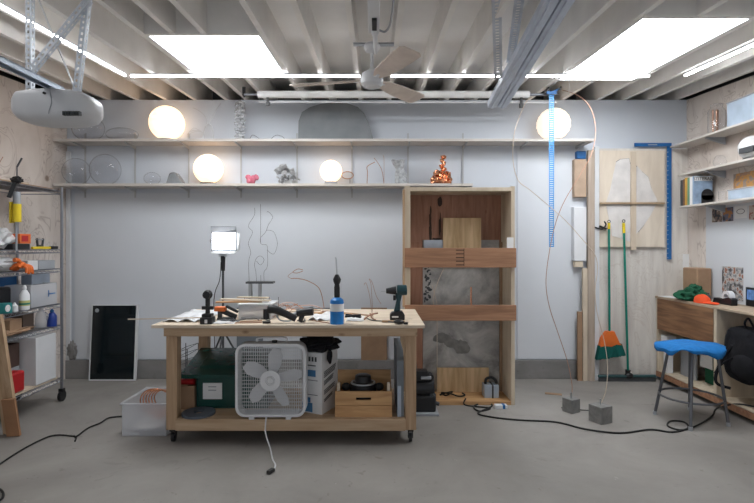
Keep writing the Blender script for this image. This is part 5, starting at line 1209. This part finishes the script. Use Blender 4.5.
tub('storage_tub', 727, 765, zt_, .22, 'large clear blue storage tub on the topmost right shelf', m=M_BTUB)
one('amber_picture', MB().box((3.405, 4.40, zl + .001), (3.42, 4.75, zl + .26)), blotch('print_amber', [(.3, .25, .22), (.55, .28, .08), (.35, .2, .12)], 14), 'amber toned picture leaning behind the small clear tub', 'picture', sm=False)
one('drinking_glass', MB().lathe((3.30, 4.75, zl + .001), [(.03, 0), (.033, .10)], 20), M_CLEAR, 'clear drinking glass on the lower right shelf between magazine and tub', 'glass', solid=.003)
t = T('globe_lamp', 'white glass globe with a dark band on the middle right shelf', 'lamp', (3.30, 4.42, zm))
t.add('globe', MB().blob((3.32, 4.40, zm + .108), (.107, .107, .107)), mat('opal_glass', (.78, .79, .80), .15))
t.add('dark_band', MB().box((3.20, 4.24, zm + .05), (3.225, 4.40, zm + .10)).cyl((3.32, 4.40, zm + .001), (3.32, 4.40, zm + .02), .07), M_DARK, bev=.003)
one('glass_bowl', MB().lathe((3.31, 4.80, zm + .001), [(.02, 0), (.05, .02), (.06, .05), (.045, .09), (.03, .11)], 24), M_CLEAR, 'clear glass bowl left of the white globe on the middle right shelf', 'bowl', solid=.004)
t = T('glass_jar', 'tall clear jar holding brown rods on the topmost right shelf', 'jar', (3.32, 4.86, zt_))
t.add('jar', MB().lathe((3.32, 4.86, zt_ + .001), [(.07, 0), (.075, .05), (.075, .22), (.05, .26), (.055, .29)], 24), M_CLEAR, solid=.004)
for i, (a, b) in enumerate(((0, 0), (.02, .02), (-.025, .01))): t.add('rod', MB().cyl((3.32 + a, 4.86 + b, zt_ + .008), (3.32 + a * 1.2, 4.86 + b, zt_ + .24), .009), M_COPW)

# ================================================================= FLOOR CABLES
def floorcable(pts, r, label, name='power_cable', m=M_RUBBER, cz=.0):
    P = []
    for i, (a, b) in enumerate(pts):
        d_ = CAM * F / (b - 245); P.append((X(a, d_), d_, r + .001 + (.012 * (i % 3 == 1) if cz else 0)))
    return P
P = floorcable([(484, 396 + 12), (490, 409), (479, 412), (474, 407), (486, 403), (492, 407), (478, 414), (492, 418), (520, 421), (556, 423), (585, 430), (620, 434), (650, 430.5), (672, 433), (688, 429), (684, 423), (671, 422), (668, 427), (682, 431), (698, 426), (712, 417)], .007, '')
P = [(X(466, 4.6), 4.62, .05), (X(465, 4.55), 4.53, .02)] + P[1:]
P += [(2.98, 4.35, .05), (3.12, 4.28, .108), (3.25, 4.1, .108)]
t = T('extension_cord', 'long black extension cord snaking from the cabinet across the floor to the desk', 'cord', (2, 4.1, 0))
t.add('cord', MB().curve(P, .007, 7, 6), M_RUBBER)
P = floorcable([(-10, 472), (20, 452), (45, 439), (58, 436), (72, 437), (77, 437), (88, 429), (100, 424), (108, 419), (118, 417.5), (126, 417)], .007, '')
t = T('extension_cord', 'black cord running across the floor from the translucent bin to the left picture edge', 'cord', (-2.6, 3.8, 0))
t.add('cord', MB().curve(P, .006, 7, 6), M_RUBBER)
t.add('short_tail', MB().curve(floorcable([(74, 436.5), (76, 439), (75, 442)], .006, ''), .006), M_RUBBER)
P = floorcable([(-8, 491), (-2, 490), (3, 494), (2, 500), (-6, 503)], .007, '')
one('cord_loop', MB().curve(P, .007, 7, 6), M_RUBBER, 'small loop of black cord at the lower left corner of the floor', 'cord')
t = T('cord_plug', 'small white and blue plug box lying on the floor before the cabinet', 'plug', (X(500, 4.45), 4.5, 0))
t.add('box', MB().box((X(494.5, 4.5), 4.47, .001), (X(507, 4.5), 4.53, .035)), M_WHITE, bev=.006); t.add('blue_band', MB().box((X(502, 4.5), 4.469, .004), (X(504.5, 4.5), 4.531, .036)), M_BLUE)
one('floor_scrap', MB().bar((X(545, 4.95), 4.95, .004), (X(560, 4.95), 4.9, .004), .05, .006), M_CARD, 'small brown scrap on the floor near the back curb', 'scrap', sm=False)

# ================================================================= CAMERA, WORLD
cam = bpy.data.cameras.new('camera'); co = bpy.data.objects.new('camera', cam); C.objects.link(co)
cam.sensor_width = 36; cam.lens = F * 36 / 754; cam.shift_x = 2 / 754; cam.shift_y = -6.5 / 754
co.location = (0, 0, CAM); co.rotation_euler = (PI / 2, 0, 0); cam.clip_start = .05
bpy.context.scene.camera = co
w = bpy.data.worlds.new('daylight'); bpy.context.scene.world = w; w.use_nodes = True
w.node_tree.nodes['Background'].inputs['Color'].default_value = (.88, .93, 1, 1)
w.node_tree.nodes['Background'].inputs['Strength'].default_value = .7
vs = bpy.context.scene.view_settings
vs.view_transform = 'Standard'; vs.look = 'None'; vs.gamma = 1; vs.exposure = 0.08; vs.use_curve_mapping = False
